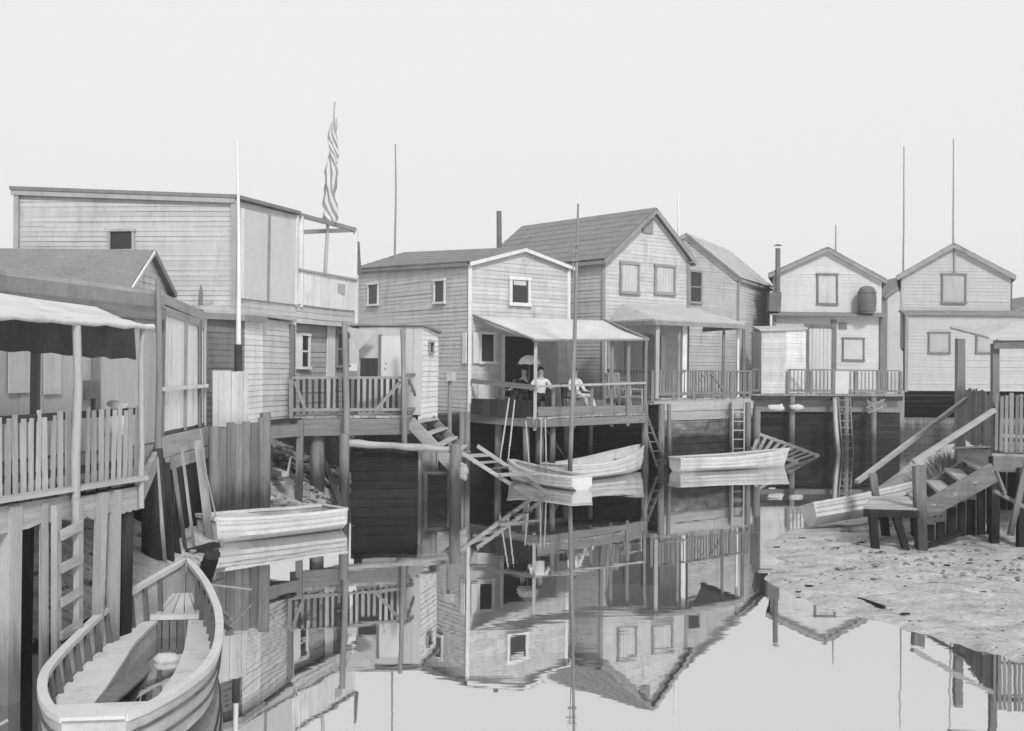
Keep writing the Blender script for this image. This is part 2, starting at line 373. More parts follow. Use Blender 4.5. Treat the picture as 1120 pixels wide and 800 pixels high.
def bank(name, poly, hf, x0, x1, y0, y1, st, mat='mud'):
    nx = int((x1 - x0) / st); ny = int((y1 - y0) / st); mb = MB(); P = []
    for j in range(ny + 1):
        for i in range(nx + 1):
            x, y = x0 + (x1 - x0) * i / nx, y0 + (y1 - y0) * j / ny
            d = pdist((x, y), poly); d = d if inpoly((x, y), poly) else -d
            d += .18 * noise.noise(V((x * 1.1, y * 1.1, 3))) + .07 * noise.noise(V((x * 4, y * 4, 1)))
            z = hf(x, y, d) if d > 0 else max(-.6, d * .25)
            if d > 0: z += min(d, .6) * (.10 * noise.noise(V((x * 1.3, y * 2.6, 7))) + .05 * noise.noise(V((x * 5, y * 9, 2))) + .03 * noise.noise(V((x * 14, y * 18, 4))))
            P.append((x, y, z))
    fs = []
    for j in range(ny):
        for i in range(nx):
            k = j * (nx + 1) + i; q = (k, k + 1, k + nx + 2, k + nx + 1)
            if max(P[a][2] for a in q) > -.25: fs.append(q)
    mb.add(P, fs); o = mb.build(name, mat, None, True); struct(o); return o
edge = [(835, 597), (862, 584), (893, 573), (945, 562), (1000, 548), (1030, 530), (1060, 512), (1130, 500), (1300, 500)]
polyR = [tuple(Wt(x, y)[:2]) for x, y in edge] + [(30, 20), (12, 5), (6.6, 7.8)] + [tuple(Wt(x, y)[:2]) for x, y in ((1180, 735), (1120, 722), (1060, 704), (1006, 692), (955, 677), (922, 667), (885, 655), (850, 644), (841, 634), (838, 622), (852, 613), (846, 606))]
bR = [Wt(1005, 590, .3), Wt(1087, 545, .3)]
def hR(x, y, d):
    z = .03 + min(d, 1.5) * .05
    k = max(0, min(1, (x - 6.3) / 3.2)) * max(0, min(1, (y - 17.8) / 3.0)) 
    return z + .95 * k * k * (3 - 2 * k)
bank('mud_bank', polyR, hR, 3.5, 16, 7, 34, .11)
edge = [(-260, 800), (-60, 740), (10, 705), (75, 682), (120, 655), (185, 625), (225, 612), (240, 598), (238, 584), (262, 573), (300, 562), (345, 556), (372, 552), (380, 540), (384, 520)]
polyL = [tuple(Wt(x, y)[:2]) for x, y in edge] + [(-3.5, 40), (-40, 40), (-40, 6)]
def hL(x, y, d):
    z = .02 + d * .42
    return min(z, 1.35 if y > 17 else .55 + max(0, (y - 12)) * .1)
bank('mud_slope', polyL, hL, -16, -2, 5.5, 32, .14)
MB().prism([(-400, -30, -1.3), (400, -30, -1.3), (400, 420, -1.3), (-400, 420, -1.3)], (0, 0, -.1)).build('canal_bed', 'earth')['kind'] = 'structure'
LB = [PZ(396, 120, 1.4), PZ(470, 117, 1.4), PZ(560, 110, 1.4), PZ(706, 108, 1.4), PZ(738, 105, 1.4), PZ(822, 100, 1.4), PZ(825, 84, 1.4), PZ(986, 83, 1.4), PZ(988, 74, 1.4), PZ(1300, 72, 1.4)]
g = MB(); pts = [V((-60, LB[0].y + 2, 1.35))] + [V((p.x, p.y + .35, 1.35)) for p in LB] + [V((300, LB[-1].y, 1.35)), V((300, 400, 1.35)), V((-300, 400, 1.35)), V((-300, LB[0].y + 2, 1.35))]
g.prism(pts, (0, 0, -1.2)); g.build('ground', 'earth')['kind'] = 'structure'
import sys
# ================================================================ HOUSE A (big flat-roofed house, upper left)
A0, A1, A2, A3 = (PZ(18, 161, 4), PZ(255, 163, 4), PZ(323, 147, 4), PZ(388, 132, 4))
e_, n_, l_ = frame(A1, A3); inA = -n_
A4 = A2 + inA * 5.0; hA = thing('house', 'large flat-roofed pale clapboard house at far left with an open upper balcony', 'house', (A1.x, A1.y, 1.8))
ztl, ztr = Pt(18, 210, 161).z, Pt(255, 219, 163).z; ztr = 6.34
for A, B, za, zb in ((A0, A1, ztl, ztr), (A1, A2, ztr, ztr + .02)):
    m = MB(); l = frame(A, B)[2]; siding(m, A, B, [(0, 1.8), (l, 1.8), (l, zb), (0, za)], step=.1, lip=.013); m.build('wall', 'clap_a', hA)
m = MB(); A0b = V((A0.x, A4.y + .4, 4)); 
for A, B in ((A2, A4), (A4, A0b), (A0b, A0)):
    l = frame(A, B)[2]; siding(m, A, B, [(0, 1.8), (l, 1.8), (l, 6.3), (0, 6.3)])
m.build('wall', 'clap_a', hA)
rz = lambda p, z: V((p.x, p.y, z))
m = MB(); m.prism([rz(A0 + V((-.12, -.12, 0)), ztl + .02), rz(A1 + V((.1, -.12, 0)), ztr + .02), rz(A2 + V((.1, 0, 0)), ztr + .04), rz(A4, ztr + .04), rz(A0b, ztl + .02)], (0, 0, .07)); m.build('roof', 'roof', hA)
MB().beam(rz(A0 + V((-.1, -.08, 0)), ztl - .03), rz(A1 + V((.05, -.08, 0)), ztr - .03), .04, .1).build('cornice', 'trima', hA)
corner(hA, A1 + V((.02, -.02, 0)), 1.8, ztr, 'trima', .11); corner(hA, A0 + V((0, -.03, 0)), 1.8, ztl, 'trima', .1)
window(hA, A0, A1, (119, 251, 148, 276), 'trima', 'glass', .05, sash=0)
# balcony: upper screens on the side wall, rails, corner frame
eS, nS, lS = frame(A1, A2); m = MB(); vboards(m, A1 + eS * .18 + nS * .03, A2 + nS * .03, 4.36, 6.2, .62, .02, .004); m.build('screen', 'clap_d', hA, label='tall pale screens beside the balcony')
for f in (.1, .5, .97): q = A1.lerp(A2, f) + nS * .06; MB().beam(rz(q, 4.36), rz(q, 6.2), .07, .03, up=nS).build('screen_post', 'trimg' if f == .5 else 'trimw', hA)
def Ap(px, z): u = (px - 323) / 65; q = A2.lerp(A3, u); return rz(q, z)
zf = 4.32; ztop = 6.36; wdt = 2.6
B2, B3 = A2 + inA * wdt, A3 + inA * wdt
m = MB(); planks(m, rz(A2, zf), rz(A3, zf), rz(B3, zf), rz(B2, zf), .16); m.build('balcony_floor', 'woodl', hA)
for a, b in ((A2, A3), (A3, B3)):
    e, n, l = frame(a, b); m = MB(); siding(m, a - n * 0, b, [(0, 3.96), (l, 3.96), (l, zf + .05), (0, zf + .05)], step=.13); m.build('apron', 'clap_a', hA)
    m = MB(); vboards(m, a + n * .02, b + n * .02, zf + .06, 5.12, .15, .025, .035); m.build('picket_panel', 'white', hA)
    m = MB(); m.beam(rz(a + n * .04, 5.15), rz(b + n * .04, 5.15), .08, .05); m.build('top_rail', 'woodl', hA)
for p in (A2, A2.lerp(A3, .02) + n_ * .0 + e_ * .16, A3, B3, B2): MB().beam(rz(p, zf), rz(p, ztop), .1).build('balcony_post', 'trimw', hA)
m = MB(); 
for a, b in ((A2, A3), (A3, B3), (B3, B2)): m.beam(rz(a, ztop + .02), rz(b, ztop + .02), .07, .1)
m.build('balcony_beam', 'trimg', hA)
# lower wall under the balcony
Lq = [A2 + inA * .25 - e_ * .2, A3 + inA * .25 + e_ * .1]
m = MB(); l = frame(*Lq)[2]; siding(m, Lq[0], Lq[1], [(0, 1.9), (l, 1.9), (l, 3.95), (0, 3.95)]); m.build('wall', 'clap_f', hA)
window(hA, Lq[0], Lq[1], (326, 364, 336, 404), 'trimw', 'glass', .06, sash=1)
panel(hA, Lq[0], Lq[1], (317, 364, 325.5, 404), 'white', 'shutter', o=.04)
panel(hA, Lq[0], Lq[1], (356, 352, 364, 448), 'white', 'corner_board', o=.03)
window(hA, Lq[0], Lq[1], (366, 362, 379, 402), 'trimg', 'glass', .06, sash=1)
panel(hA, Lq[0], Lq[1], (380, 366, 391, 398), 'white', 'shutter', o=.05)
m = MB(); e = e_
for k in range(3): m.beam(Ap(346 + k * 9, 5.0 - .02) + n_ * .06, Ap(346 + k * 9, 4.98) + n_ * .07, .01)
sg = MB(); a = Pt(350, 308, 139) + n_ * .12; b = Pt(371, 311, 135) + n_ * .12
solo(MB().prism([a, b, b + V((0, 0, -.24)), a + V((0, 0, -.24))], n_ * .04), 'board', 'woodl', 'small pale board hung on the outside of the balcony rail', 'board', tuple(a))
pole(Pt(392, 300, 128), Pt(390, 265, 128), .07, .07, 'stovepipe', 'metal', 'short dark stovepipe rising right beside the balcony corner', 'chimney', bend=0)

# flagpole and furled flag
fp0, fp1 = Pt(354, 320, 138), Pt(366.5, 112, 138)
pole(fp0 - V((0, 0, .3)), fp1, .05, .02, 'flagpole', 'woodl', 'leaning flagpole standing on the upper balcony', 'flagpole', bend=0)
f0, f1 = Pt(359, 244, 138), Pt(366, 130, 138)
mb = MB(); n = 60; k = 9; vs_ = []; uv = []
for i in range(n + 1):
    t = i / n; c = f0.lerp(f1, t) + V((.02, -.02, 0)); wd = (.11 * (1 - t) ** .5 + .045) * (1 + .10 * math.sin(t * 17) + .07 * math.sin(t * 41)); tw = t * 5.5 + .5 * math.sin(t * 9)
    for j in range(k * 2):
        a = 2 * math.pi * j / (k * 2); rr = wd * (1 + .3 * math.sin(3 * a + t * 20)); q = V((math.cos(a) * rr + .02 * math.sin(t * 13), math.sin(a) * rr * .6, 0))
        vs_.append(c + q); uv.append((abs(a / math.pi - 1) * .5 + tw * .22, t))
fs_ = [(i * 18 + j, i * 18 + (j + 1) % 18, (i + 1) * 18 + (j + 1) % 18, (i + 1) * 18 + j) for i in range(n) for j in range(18)]
mb.add(vs_, fs_); fl = solo(mb, 'flag', 'flag', 'striped flag hanging furled along the leaning balcony flagpole', 'flag', tuple(f0), smooth=True)
ul = fl.data.uv_layers.new(name='UVMap')
for lp in fl.data.loops: ul.data[lp.index].uv = uv[lp.vertex_index]
pole(Pt(261, 378, 172), Pt(259.5, 152, 172), .05, .018, 'staff', 'white', 'thin white painted staff standing before the flat-roofed house', 'pole', bend=.002)
pole(Pt(261, 408, 173), Pt(261, 377, 173), .07, .07, 'stake', 'woodd', 'short dark stake under the foot of the white staff', 'stake', bend=0)

# ================================================================ lean-to below house A
q0, q1, q2, q3 = PZ(206, 176, 2), PZ(267, 166, 2), PZ(287, 159, 2), PZ(317, 149, 2)
lt = thing('lean_to', 'low clapboard lean-to with lit corner and shaded wall painted in, below the large flat-roofed house', 'shed', (q1.x, q1.y, 1.8))
for A, B, mm, zz in ((q0, q1, 'clap_dark', (3.98, 4.0)), (q1, q2, 'white', (3.98, 3.97)), (q2, q3, 'clap_bf', (3.97, 3.95))):  # shaded left wall and lit corner put into the wall colours
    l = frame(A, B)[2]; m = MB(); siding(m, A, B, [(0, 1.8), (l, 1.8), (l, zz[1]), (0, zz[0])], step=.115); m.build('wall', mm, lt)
bk = q3 + V((-1.0, 2.2, 0)); bl = q0 + V((0, 2.2, 0))
m = MB(); m.prism([rz(q0 + V((0, -.15, 0)), 4.0), rz(q1 + V((.05, -.22, 0)), 4.0), rz(q2 + V((.12, -.15, 0)), 4.0), rz(q3 + V((.12, 0, 0)), 3.99), rz(bk, 4.25), rz(bl, 4.3)], (0, 0, .06)); m.build('roof', 'rooflight', lt)
m = MB(); m.beam(rz(q0 + V((0, -.13, 0)), 3.94), rz(q1 + V((.05, -.2, 0)), 3.94), .04, .12); m.beam(rz(q1 + V((.06, -.2, 0)), 3.94), rz(q2 + V((.12, -.13, 0)), 3.94), .04, .12); m.build('fascia', 'trimg', lt)
corner(lt, q3 + V((.03, -.05, 0)), 1.8, 3.9, 'trim', .14)
# pale vertical-board screen and planked bulkhead reaching the water
b0, b1 = PZ(232, 178, 2), PZ(270, 173, 2)
s = thing('board_screen', 'tall screen of pale vertical boards above the water beside the lean-to', 'fence', (b0.x, b0.y, 1.9))
m = MB(); vboards(m, b0, b1, 1.85, Pt(232, 406, 178).z, .13, .03, .006, .02); m.build('board_panel', 'clap_bf', s)
m = MB(); m.beam(rz(b0, 2.0) + V((0, .04, 0)), rz(b1, 2.0) + V((0, .04, 0)), .05, .1); m.build('rail', 'wood', s); MB().beam(rz(b0, 2.7) + V((0, .04, 0)), rz(b1, 2.7) + V((0, .04, 0)), .05, .1).build('rail', 'wood', s)
b0, b1 = PZ(237, 181, 2), PZ(287, 172, 2)
s = thing('bulkhead', 'grey weathered upright plank bulkhead behind the white skiff', 'bulkhead', (b0.x, b0.y, 0))
m = MB(); vboards(m, b0, b1, -.8, lambda t: 1.9 + .1 * t, .21, .04, .03, .05); m.build('plank_panel', 'wood', s)
for px, S, zt in ((288, 171, 2.1), (234, 183, 1.9)):
    p = PZ(px, S, 0); MB().tube([rz(p, -1), rz(p + V((R.uniform(-.05, .05), 0, 0)), zt)], [.12, .1]).build('pile', 'wood', s, True)
mt_ = MB(); pa, pb = Pt(219, 470, 200), Pt(243, 571, 195); mt_.tube([pa, pa.lerp(pb, .4) + V((-.05, 0, -.12)), pa.lerp(pb, .8) + V((-.04, 0, -.22)), pb], .014, 6)
solo(mt_, 'mooring_line', 'rope', 'slack mooring line from the pier board house to the white skiff', 'rope', tuple(pa), smooth=True)
# dark timber trestle and broken shore behind
s = thing('landing', 'dark timber landing propped over the debris slope below the lean-to', 'landing', tuple(PZ(315, 152, 0)))
a, b, c, d = PZ(289, 162, 1.86), PZ(328, 155, 1.86), PZ(332, 145, 1.86), PZ(292, 150, 1.86)
m = MB(); planks(m, a, b, c, d, .16, .05, .04); m.build('floor', 'woodd', s)
m = MB(); m.beam(a - V((0, 0, .22)), b - V((0, 0, .22)), .08, .26, jit=.01); m.build('beam', 'wood', s)
for p in (b, a): MB().beam(rz(p, .1), rz(p, 1.85), .14, .14, jit=.01).build('pile', 'wood', s)

# ================================================================ DECK 1 with picket railing, privy shed
def deck(name, label, pts, z, floor_mat='wood_x', beam=True, bm='wood', pile_px=(), front=((0, 1),), piles=(), bh=.3, pile_mat='wood'):
    s = thing(name, label, 'deck', (pts[0].x, pts[0].y, 0))
    P = [rz(p, z) for p in pts]
    m = MB(); planks(m, P[1], P[2], P[3], P[0], .17, .05, .03); m.build('floor', floor_mat, s)
    for i, j in front:
        m = MB(); e, n, l = frame(P[i], P[j]); m.beam(P[i] - V((0, 0, .06 + bh / 2)) + n * .02, P[j] - V((0, 0, .06 + bh / 2)) + n * .02, .08, bh, jit=.012); m.build('beam', bm, s)
    for px, S, r, zt in piles:
        p = PZ(px, S, 0); MB().tube([rz(p + V((R.uniform(-.06, .06), 0, 0)), -1.2), rz(p, zt)], [r * 1.12, r], 9).build('pile', pile_mat, s, True)
    return s
def railing(s, a, b, z0, z1, mat, pitch=.13, pw=.035, posts=0, foot=.08, rail=(.08, .05), brace=False, ragged=0, rmat=None, mid=False):
    rmat = rmat or mat; e, n, L = frame(a, b); m = MB(); k = int(L / pitch)
    for i in range(k):
        q = V((a.x, a.y, 0)) + e * (i + .5) * L / k + n * R.uniform(-.005, .005); t = e * R.uniform(-.012, .012)
        m.beam(q + V((0, 0, z0 + foot + R.uniform(-.02, .02))), q + t + V((0, 0, z1 - .03 + R.uniform(-ragged, ragged))), pw, pw * .6, up=n)
    m.build('picket_panel', mat, s)
    MB().beam(rz(a, z1), rz(b, z1), rail[0], rail[1], jit=.008).build('top_rail', rmat, s)
    MB().beam(rz(a, z0 + foot + .06) + n * .03, rz(b, z0 + foot + .06) + n * .03, .03, .07, jit=.006).build('bottom_rail', rmat, s)
    for i in range(posts + 1 if posts else 0):
        q = a.lerp(b, i / posts); MB().beam(rz(q, z0 - .1), rz(q, z1 - .03), .09, .09).build('post', rmat, s)
    if brace:
        for f0, f1 in brace: 
            p, q = a.lerp(b, f0), a.lerp(b, f1); MB().beam(rz(p, z0 + .1) + n * .045, rz(q, z1 - .08) + n * .045, .07, .025, up=n).build('brace', rmat, s)
d0, d1 = PZ(318, 151, 1.9), PZ(443, 145, 1.9); d3, d2 = PZ(345, 137, 1.9), PZ(462, 137.5, 1.9)
dk1 = deck('deck', 'high plank deck with dark picket railing in front of the privy shed', [d0, d1, d2, d3], 1.9, front=((0, 1), (1, 2)), bh=.36, bm='wood',
           piles=((346, 148, .16, 1.55), (392, 145, .1, 1.55), (440, 141, .12, 1.6), (462, 134, .1, 1.6)))
railing(dk1, d0, d1, 1.9, 2.75, 'woodd', .135, .055, 1, rmat='trimg', brace=((.72, .95), (.12, .02)), ragged=.02)
railing(dk1, d1, d2 - V((0, .2, 0)), 1.9, 2.82, 'woodl', .17, .07, 0, rmat='wood', brace=((.9, .1),), ragged=.05)
pole(PZ(374, 152, -1), Pt(377, 352, 152), .085, .06, 'mooring_post', 'wood', 'tall bent post standing in front of the dark picket railing', 'post', bend=.012)
pole(PZ(442, 147, .5), Pt(440, 361, 147), .06, .05, 'porch_post', 'wood', 'slender post at the corner of the picket-railed deck', 'post', bend=.004)
p0, p1 = Pt(320, 356, 150), Pt(442, 357, 147)
# privy shed with bright end
s0, s1, s2 = PZ(392, 142.5, 2), PZ(461, 141.5, 2), PZ(478.5, 135, 2)
pv = thing('privy_shed', 'small plank shed with one bright white end on the picket-railed deck', 'shed', (s1.x, s1.y, 1.9))
e, n, l = frame(s0, s1); zt = Pt(461, 357, 141.5).z
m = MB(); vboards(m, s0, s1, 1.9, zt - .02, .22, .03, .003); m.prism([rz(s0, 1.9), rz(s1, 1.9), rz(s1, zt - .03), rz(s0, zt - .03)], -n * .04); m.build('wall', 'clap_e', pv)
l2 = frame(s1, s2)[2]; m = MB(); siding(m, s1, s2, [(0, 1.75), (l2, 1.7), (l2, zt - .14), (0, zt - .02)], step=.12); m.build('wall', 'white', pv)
bb, ba = back(s0, s1, 1.3)
m = MB(); m.prism([rz(s2, 1.8), rz(bb + V((.4, .3, 0)), 1.8), rz(bb + V((.4, .3, 0)), zt - .2), rz(s2, zt - .16)], (-.03, 0, 0)); m.prism([rz(ba, 1.9), rz(bb, 1.9), rz(bb, zt - .15), rz(ba, zt - .15)], (0, .03, 0)); m.prism([rz(s0, 1.9), rz(ba, 1.9), rz(ba, zt - .15), rz(s0, zt - .05)], (.03, 0, 0)); m.build('wall', 'clap_e', pv)
m = MB(); m.prism([rz(s0 + n * .1 - e * .25, zt), rz(s1 + n * .12 + e * .03, zt), rz(s2 + V((.1, -.02, 0)), zt - .12), rz(bb + V((.45, .4, 0)), zt - .14), rz(ba, zt - .1)], (0, 0, .045)); m.build('roof', 'trimg', pv)
dr = panel(pv, s0, s1, (417, 368, 439, 449), 'clap_d', 'door', o=.035, th=.03)
m = MB().beam(Pt(421, 398, 143) + n * .05, Pt(423, 398, 143) + n * .05, .03, .03); m.build('handle', 'trim', dr)
panel(pv, s0, s1, (414, 366, 417, 449), 'trim', 'door_frame', o=.035); panel(pv, s0, s1, (439.2, 360, 441.5, 449), 'trimg', 'door_frame', o=.036)
window(pv, s1, s2, (467.5, 374, 472, 387), 'trimg', 'glass', .03, sash=0, sill=False)
panel(pv, s0, s1, (394, 392, 413, 412), 'woodd', 'hatch', o=.035)
a0, a1 = rz(s0 + n * .5 - e * .4, zt + .02), rz(s0 + n * .5 + e * .9, zt + .02)
tri = MB().prism([Pt(379, 358, 145), Pt(413, 362, 145), Pt(391, 384, 145)], (0, .03, 0)); tri.build('valance', 'clap_f', pv)

# notice post, wood lean
pole(PZ(491, 131, 0), Pt(492, 415, 131), .06, .05, 'sign_post', 'wood', 'thin post carrying a small blank notice board', 'post', bend=0)
a = Pt(488, 407.5, 131.6)
solo(MB().prism([a, a + V((.25, 0, 0)), a + V((.25, 0, -.21)), a + V((0, 0, -.21))], (0, -.03, 0)), 'notice_board', 'woodl', 'small blank pale notice board nailed to a thin post', 'sign', tuple(a))

# ================================================================ HOUSE B
B0, B1 = PZ(513, 116, 2), PZ(622, 106.5, 2); Bl = PZ(391, 99, 2)
hB = thing('house', 'low-gabled grey clapboard house with canvas awning in the centre', 'house', (B0.x, B0.y, 1.75))
zeL = Pt(513, 287.5, 116).z; zeF = Pt(391, 295, 99).z; zeR = Pt(622, 293, 106.5).z; zpk = Pt(568, 273, 111).z
Br = B1 + (Bl - B0)
l = frame(Bl, B0)[2]; m = MB(); siding(m, Bl, B0, [(0, 1.6), (l, 1.6), (l, zeL), (0, zeF)]); m.build('wall', 'clap_b', hB)
l = frame(B0, B1)[2]; m = MB(); siding(m, B0, B1, [(0, 1.6), (l, 1.6), (l, zeR), (l * .505, zpk), (0, zeL)]); m.build('wall', 'clap_bf', hB)
l = frame(B1, Br)[2]; m = MB(); siding(m, B1, Br, [(0, 1.6), (l, 1.6), (l, zeR), (0, zeR)]); m.build('wall', 'clap_b', hB)
l = frame(Br, Bl)[2]; zpk2 = Pt(432, 280, 96).z + .1; m = MB(); siding(m, Br, Bl, [(0, 1.6), (l, 1.6), (l, zeF), (l * .5, zpk2), (0, zeR)]); m.build('wall', 'clap_b', hB)
m = MB(); mf = B0.lerp(B1, .505); mb_ = Bl.lerp(Br, .5); e, n, _ = frame(B0, B1)
Rf, Rb = rz(mf, zpk + .03) + n * .15, rz(mb_, zpk2 + .03) - n * .15
for E0, E1 in ((rz(B0, zeL) + n * .15 - e * .12 + V((0, 0, .0)), rz(Bl, zeF) - n * .15 - e * .12), (rz(B1, zeR) + n * .15 + e * .18 - V((0, 0, .02)), rz(Br, zeR) - n * .1 + e * .15)):
    N_ = 7
    for i in range(N_):
        f = min(1, (i + 1.1) / N_); m.prism([Rf.lerp(E0, i / N_), Rb.lerp(E1, i / N_), Rb.lerp(E1, f) + V((0, 0, .012)), Rf.lerp(E0, f) + V((0, 0, .012))], (0, 0, .04))
m.build('roof', 'roof', hB)
m = MB(); m.beam(Rf - V((0, 0, .05)) - n * .0, rz(B0, zeL - .05) + n * .15 - e * .12, .03, .1, up=n.cross(e)); m.beam(Rf - V((0, 0, .05)), rz(B1, zeR - .06) + n * .15 + e * .18, .03, .1); m.build('rake_board', 'trimw', hB)
m = MB(); m.beam(rz(B0, zeL - .05) - e * .1, rz(Bl, zeF - .05) - e * .1, .03, .1); m.build('eave_board', 'trimg', hB)
corner(hB, B0 + n * .02, 1.7, zeL - .05, 'trimw', .1); corner(hB, B1 + n * .03 - e * .04, 1.7, zeR - .05, 'trimw', .1)
window(hB, B0, B1, (556, 302, 579, 336), 'trimw', 'glass', .1, sash=0)
panel(hB, B0, B1, (560.5, 306.5, 574.5, 313), 'blind', 'blind', o=.036, th=.012)
window(hB, Bl, B0, (403, 310, 415, 334), 'trimw', 'glass', .06, sash=0)
window(hB, Bl, B0, (476, 306, 488, 332), 'trimw', 'glass', .06, sash=0)
window(hB, B0, B1, (523, 363, 541, 399), 'trimw', 'glass', .08, sash=0)
panel(hB, B0, B1, (550, 368, 583, 446), 'dark', 'doorway', o=.03, th=.01)  # open doorway as a flat panel, the shade inside put into its colour
panel(hB, B0, B1, (547, 366, 550, 446), 'trimw', 'door_frame', o=.03, th=.05); panel(hB, B0, B1, (583, 366, 586, 446), 'trimw', 'door_frame', o=.03, th=.05)
panel(hB, B0, B1, (587, 366, 608, 446), 'blindg', 'door', o=.035, th=.04)
panel(hB, Bl, B0, (508, 364, 512, 398), 'trimw', 'shutter', o=.05, th=.03)
panel(hB, B0, B1, (516, 364, 522, 398), 'trimw', 'shutter', o=.05, th=.03)
# canvas awning (sagging sheet with thickness)
def sheet(name, mat, parent, a, b, c, d, sag=.12, nu=14, nv=10, th=.02, label=None):
    mb = MB(); a, b, c, d = map(V, (a, b, c, d)); top = []
    for j in range(nv + 1):
        for i in range(nu + 1):
            u, v_ = i / nu, j / nv; p = a.lerp(b, u).lerp(d.lerp(c, u), v_)
            s = sag * (4 * u * (1 - u) * .6 + .4) * math.sin(math.pi * min(1, v_ * .95)) + .02 * math.sin(u * 19) * v_ + .012 * noise.noise(V((u * 7, v_ * 7, 0)))
            top.append(p - V((0, 0, s)))
    K = len(top); fs = []
    for j in range(nv):
        for i in range(nu): k = j * (nu + 1) + i; fs += [(k, k + 1, k + nu + 2, k + nu + 1), (K + k, K + k + nu + 1, K + k + nu + 2, K + k + 1)]
    for i in range(nu): k = nv * (nu + 1) + i; fs += [(i, K + i, K + i + 1, i + 1), (k, k + 1, K + k + 1, K + k)]
    for j in range(nv): k = j * (nu + 1); q = k + nu; fs += [(k, k + nu + 1, K + k + nu + 1, K + k), (q, K + q, K + q + nu + 1, q + nu + 1)]
    mb.add(top + [p - V((0, 0, th)) for p in top], fs); return mb.build(name, mat, parent, True, label=label)
aw = thing('awning', 'sagging pale canvas awning sheltering the seated people', 'awning', tuple(Pt(583, 371, 125)))
a, b, c, d = Pt(517, 346, 115.6), Pt(661, 351, 107), Pt(709, 371, 114), Pt(583, 371, 126)
sheet('canvas', 'canvas', aw, a + n * .05, b, c, d, .16)
for p, q in ((a, d), (b, c)): MB().tube([p - V((0, 0, -.03)), q], .035, 8).build('awning_pole', 'wood', aw, True)
MB().tube([d - V((0, 0, .03)), c - V((0, 0, .03))], .035, 8).build('awning_pole', 'wood', aw, True)
# deck B
zB = 1.7; e0, e1 = PZ(588, 125, zB), PZ(706, 113, zB); e3, e2 = PZ(514, 115.5, zB), PZ(664, 105.3, zB)
dkB = deck('deck', 'covered plank deck where people sit under the canvas awning', [e0, e1, e2, e3], zB, front=((0, 1), (3, 0)), bh=.2, bm='wood',
   piles=((590, 122, .11, 1.4), (575, 123, .09, 1.4), (604, 122, .08, 1.4), (619, 114, .08, 1.4), (646, 112.5, .07, 1.4), (705, 112, .09, 1.4), (545, 118, .1, 1.4)), pile_mat='wood')
_, nB, _ = frame(e0, e1)
for px, S, t in ((585, 124.6, 371), (605, 122, 421), (628, 120, 421), (647, 118.5, 420), (669, 116.5, 371), (687, 115, 371), (706, 113, 372)):
    p = PZ(px, S, zB - .35); q = Pt(px, t, S); MB().beam(p, V((p.x, p.y, q.z)), .085, .085).build('post', 'wood' if px != 585 else 'woodl', dkB)
MB().beam(Pt(585, 423, 125), Pt(706, 418.5, 113.4), .07, .06).build('top_rail', 'woodl', dkB)
MB().beam(Pt(516, 417, 116.5), Pt(585, 424, 125), .06, .13).build('top_rail', 'wood', dkB)
MB().beam(PZ(588, 124.6, zB + .14), PZ(706, 112.8, zB + .14), .03, .24, jit=.01).build('kick_board', 'wood', dkB)
m = MB(); vboards(m, PZ(516, 116.8, zB), PZ(583, 124, zB), zB - .05, zB + .42, .2, .03, .02); m.build('kick_board', 'woodd', dkB)
panel(hB, B0, B1, (522, 421, 533, 437), 'trimw', 'notice', o=.03, label='small white square notice beside the doorway')
m = MB(); hboards(m, PZ(505, 114, 0), PZ(706, 109, 0), -1.2, 1.5, .22); bk_ = thing('bulkhead', 'plank bulkhead beneath the awning deck with the shadow put into its dark colour', 'bulkhead', tuple(PZ(600, 110, 0))); m.build('plank_panel', 'cribd', bk_)  # dark planks carry the shade of the void under the deck
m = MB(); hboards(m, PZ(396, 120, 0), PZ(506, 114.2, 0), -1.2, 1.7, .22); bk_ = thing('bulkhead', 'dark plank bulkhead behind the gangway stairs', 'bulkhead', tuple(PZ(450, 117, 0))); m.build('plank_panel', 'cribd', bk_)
for px in (505, 511): pole(PZ(px, 118, -1), PZ(px, 118, 1.75), .09, .08, 'pile', 'wood', 'short pile beside the left end of the awning deck' if px == 505 else 'stout pile below the house corner at the awning deck', 'pile', bend=0)

# ================================================================ HOUSE C
C0, C1 = PZ(659, 104, 2), PZ(751, 97, 2)
cb = PZ(568, 88, 2); e, n, l = frame(C0, C1); dep = 6.2
dirb = (cb - C0.lerp(C1, .58)); dirb.z = 0; dirb = (dirb.normalized() - n * .9).normalized()
C3, C2 = C0 + dirb * dep, C1 + dirb * dep
hC = thing('house', 'tall two-storey house with steep dark roof and pale shuttered windows', 'house', (C0.x, C0.y, 2.1))
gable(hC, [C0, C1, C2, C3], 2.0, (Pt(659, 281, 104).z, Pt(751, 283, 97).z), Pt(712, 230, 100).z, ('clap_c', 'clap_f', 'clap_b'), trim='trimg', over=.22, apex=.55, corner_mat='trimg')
for r in ((677, 286, 698, 323), (715, 289, 737, 324)):
    w_ = window(hC, C0, C1, r, 'trimg', 'blind', .08, sash=0); panel(hC, C0, C1, (r[0] + 3.2, r[1] + 3.4, r[2] - 3.2, r[3] - 3.4), 'blind', 'shutter', o=.036, th=.012, boards=True)
panel(hC, C0, C1, (702, 238, 713, 256), 'trimg', 'louvre', o=.03, label='small grey louvre under the gable peak')
panel(hC, C0, C1, (664, 372, 680, 436), 'blindg', 'window_screen', o=.03); panel(hC, C0, C1, (683, 372, 700, 436), 'blindg', 'window_screen', o=.03)
panel(hC, C0, C1, (703, 366, 714, 436), 'trimg', 'door', o=.03); panel(hC, C0, C1, (722, 368, 726, 436), 'trimw', 'door_frame', o=.03)
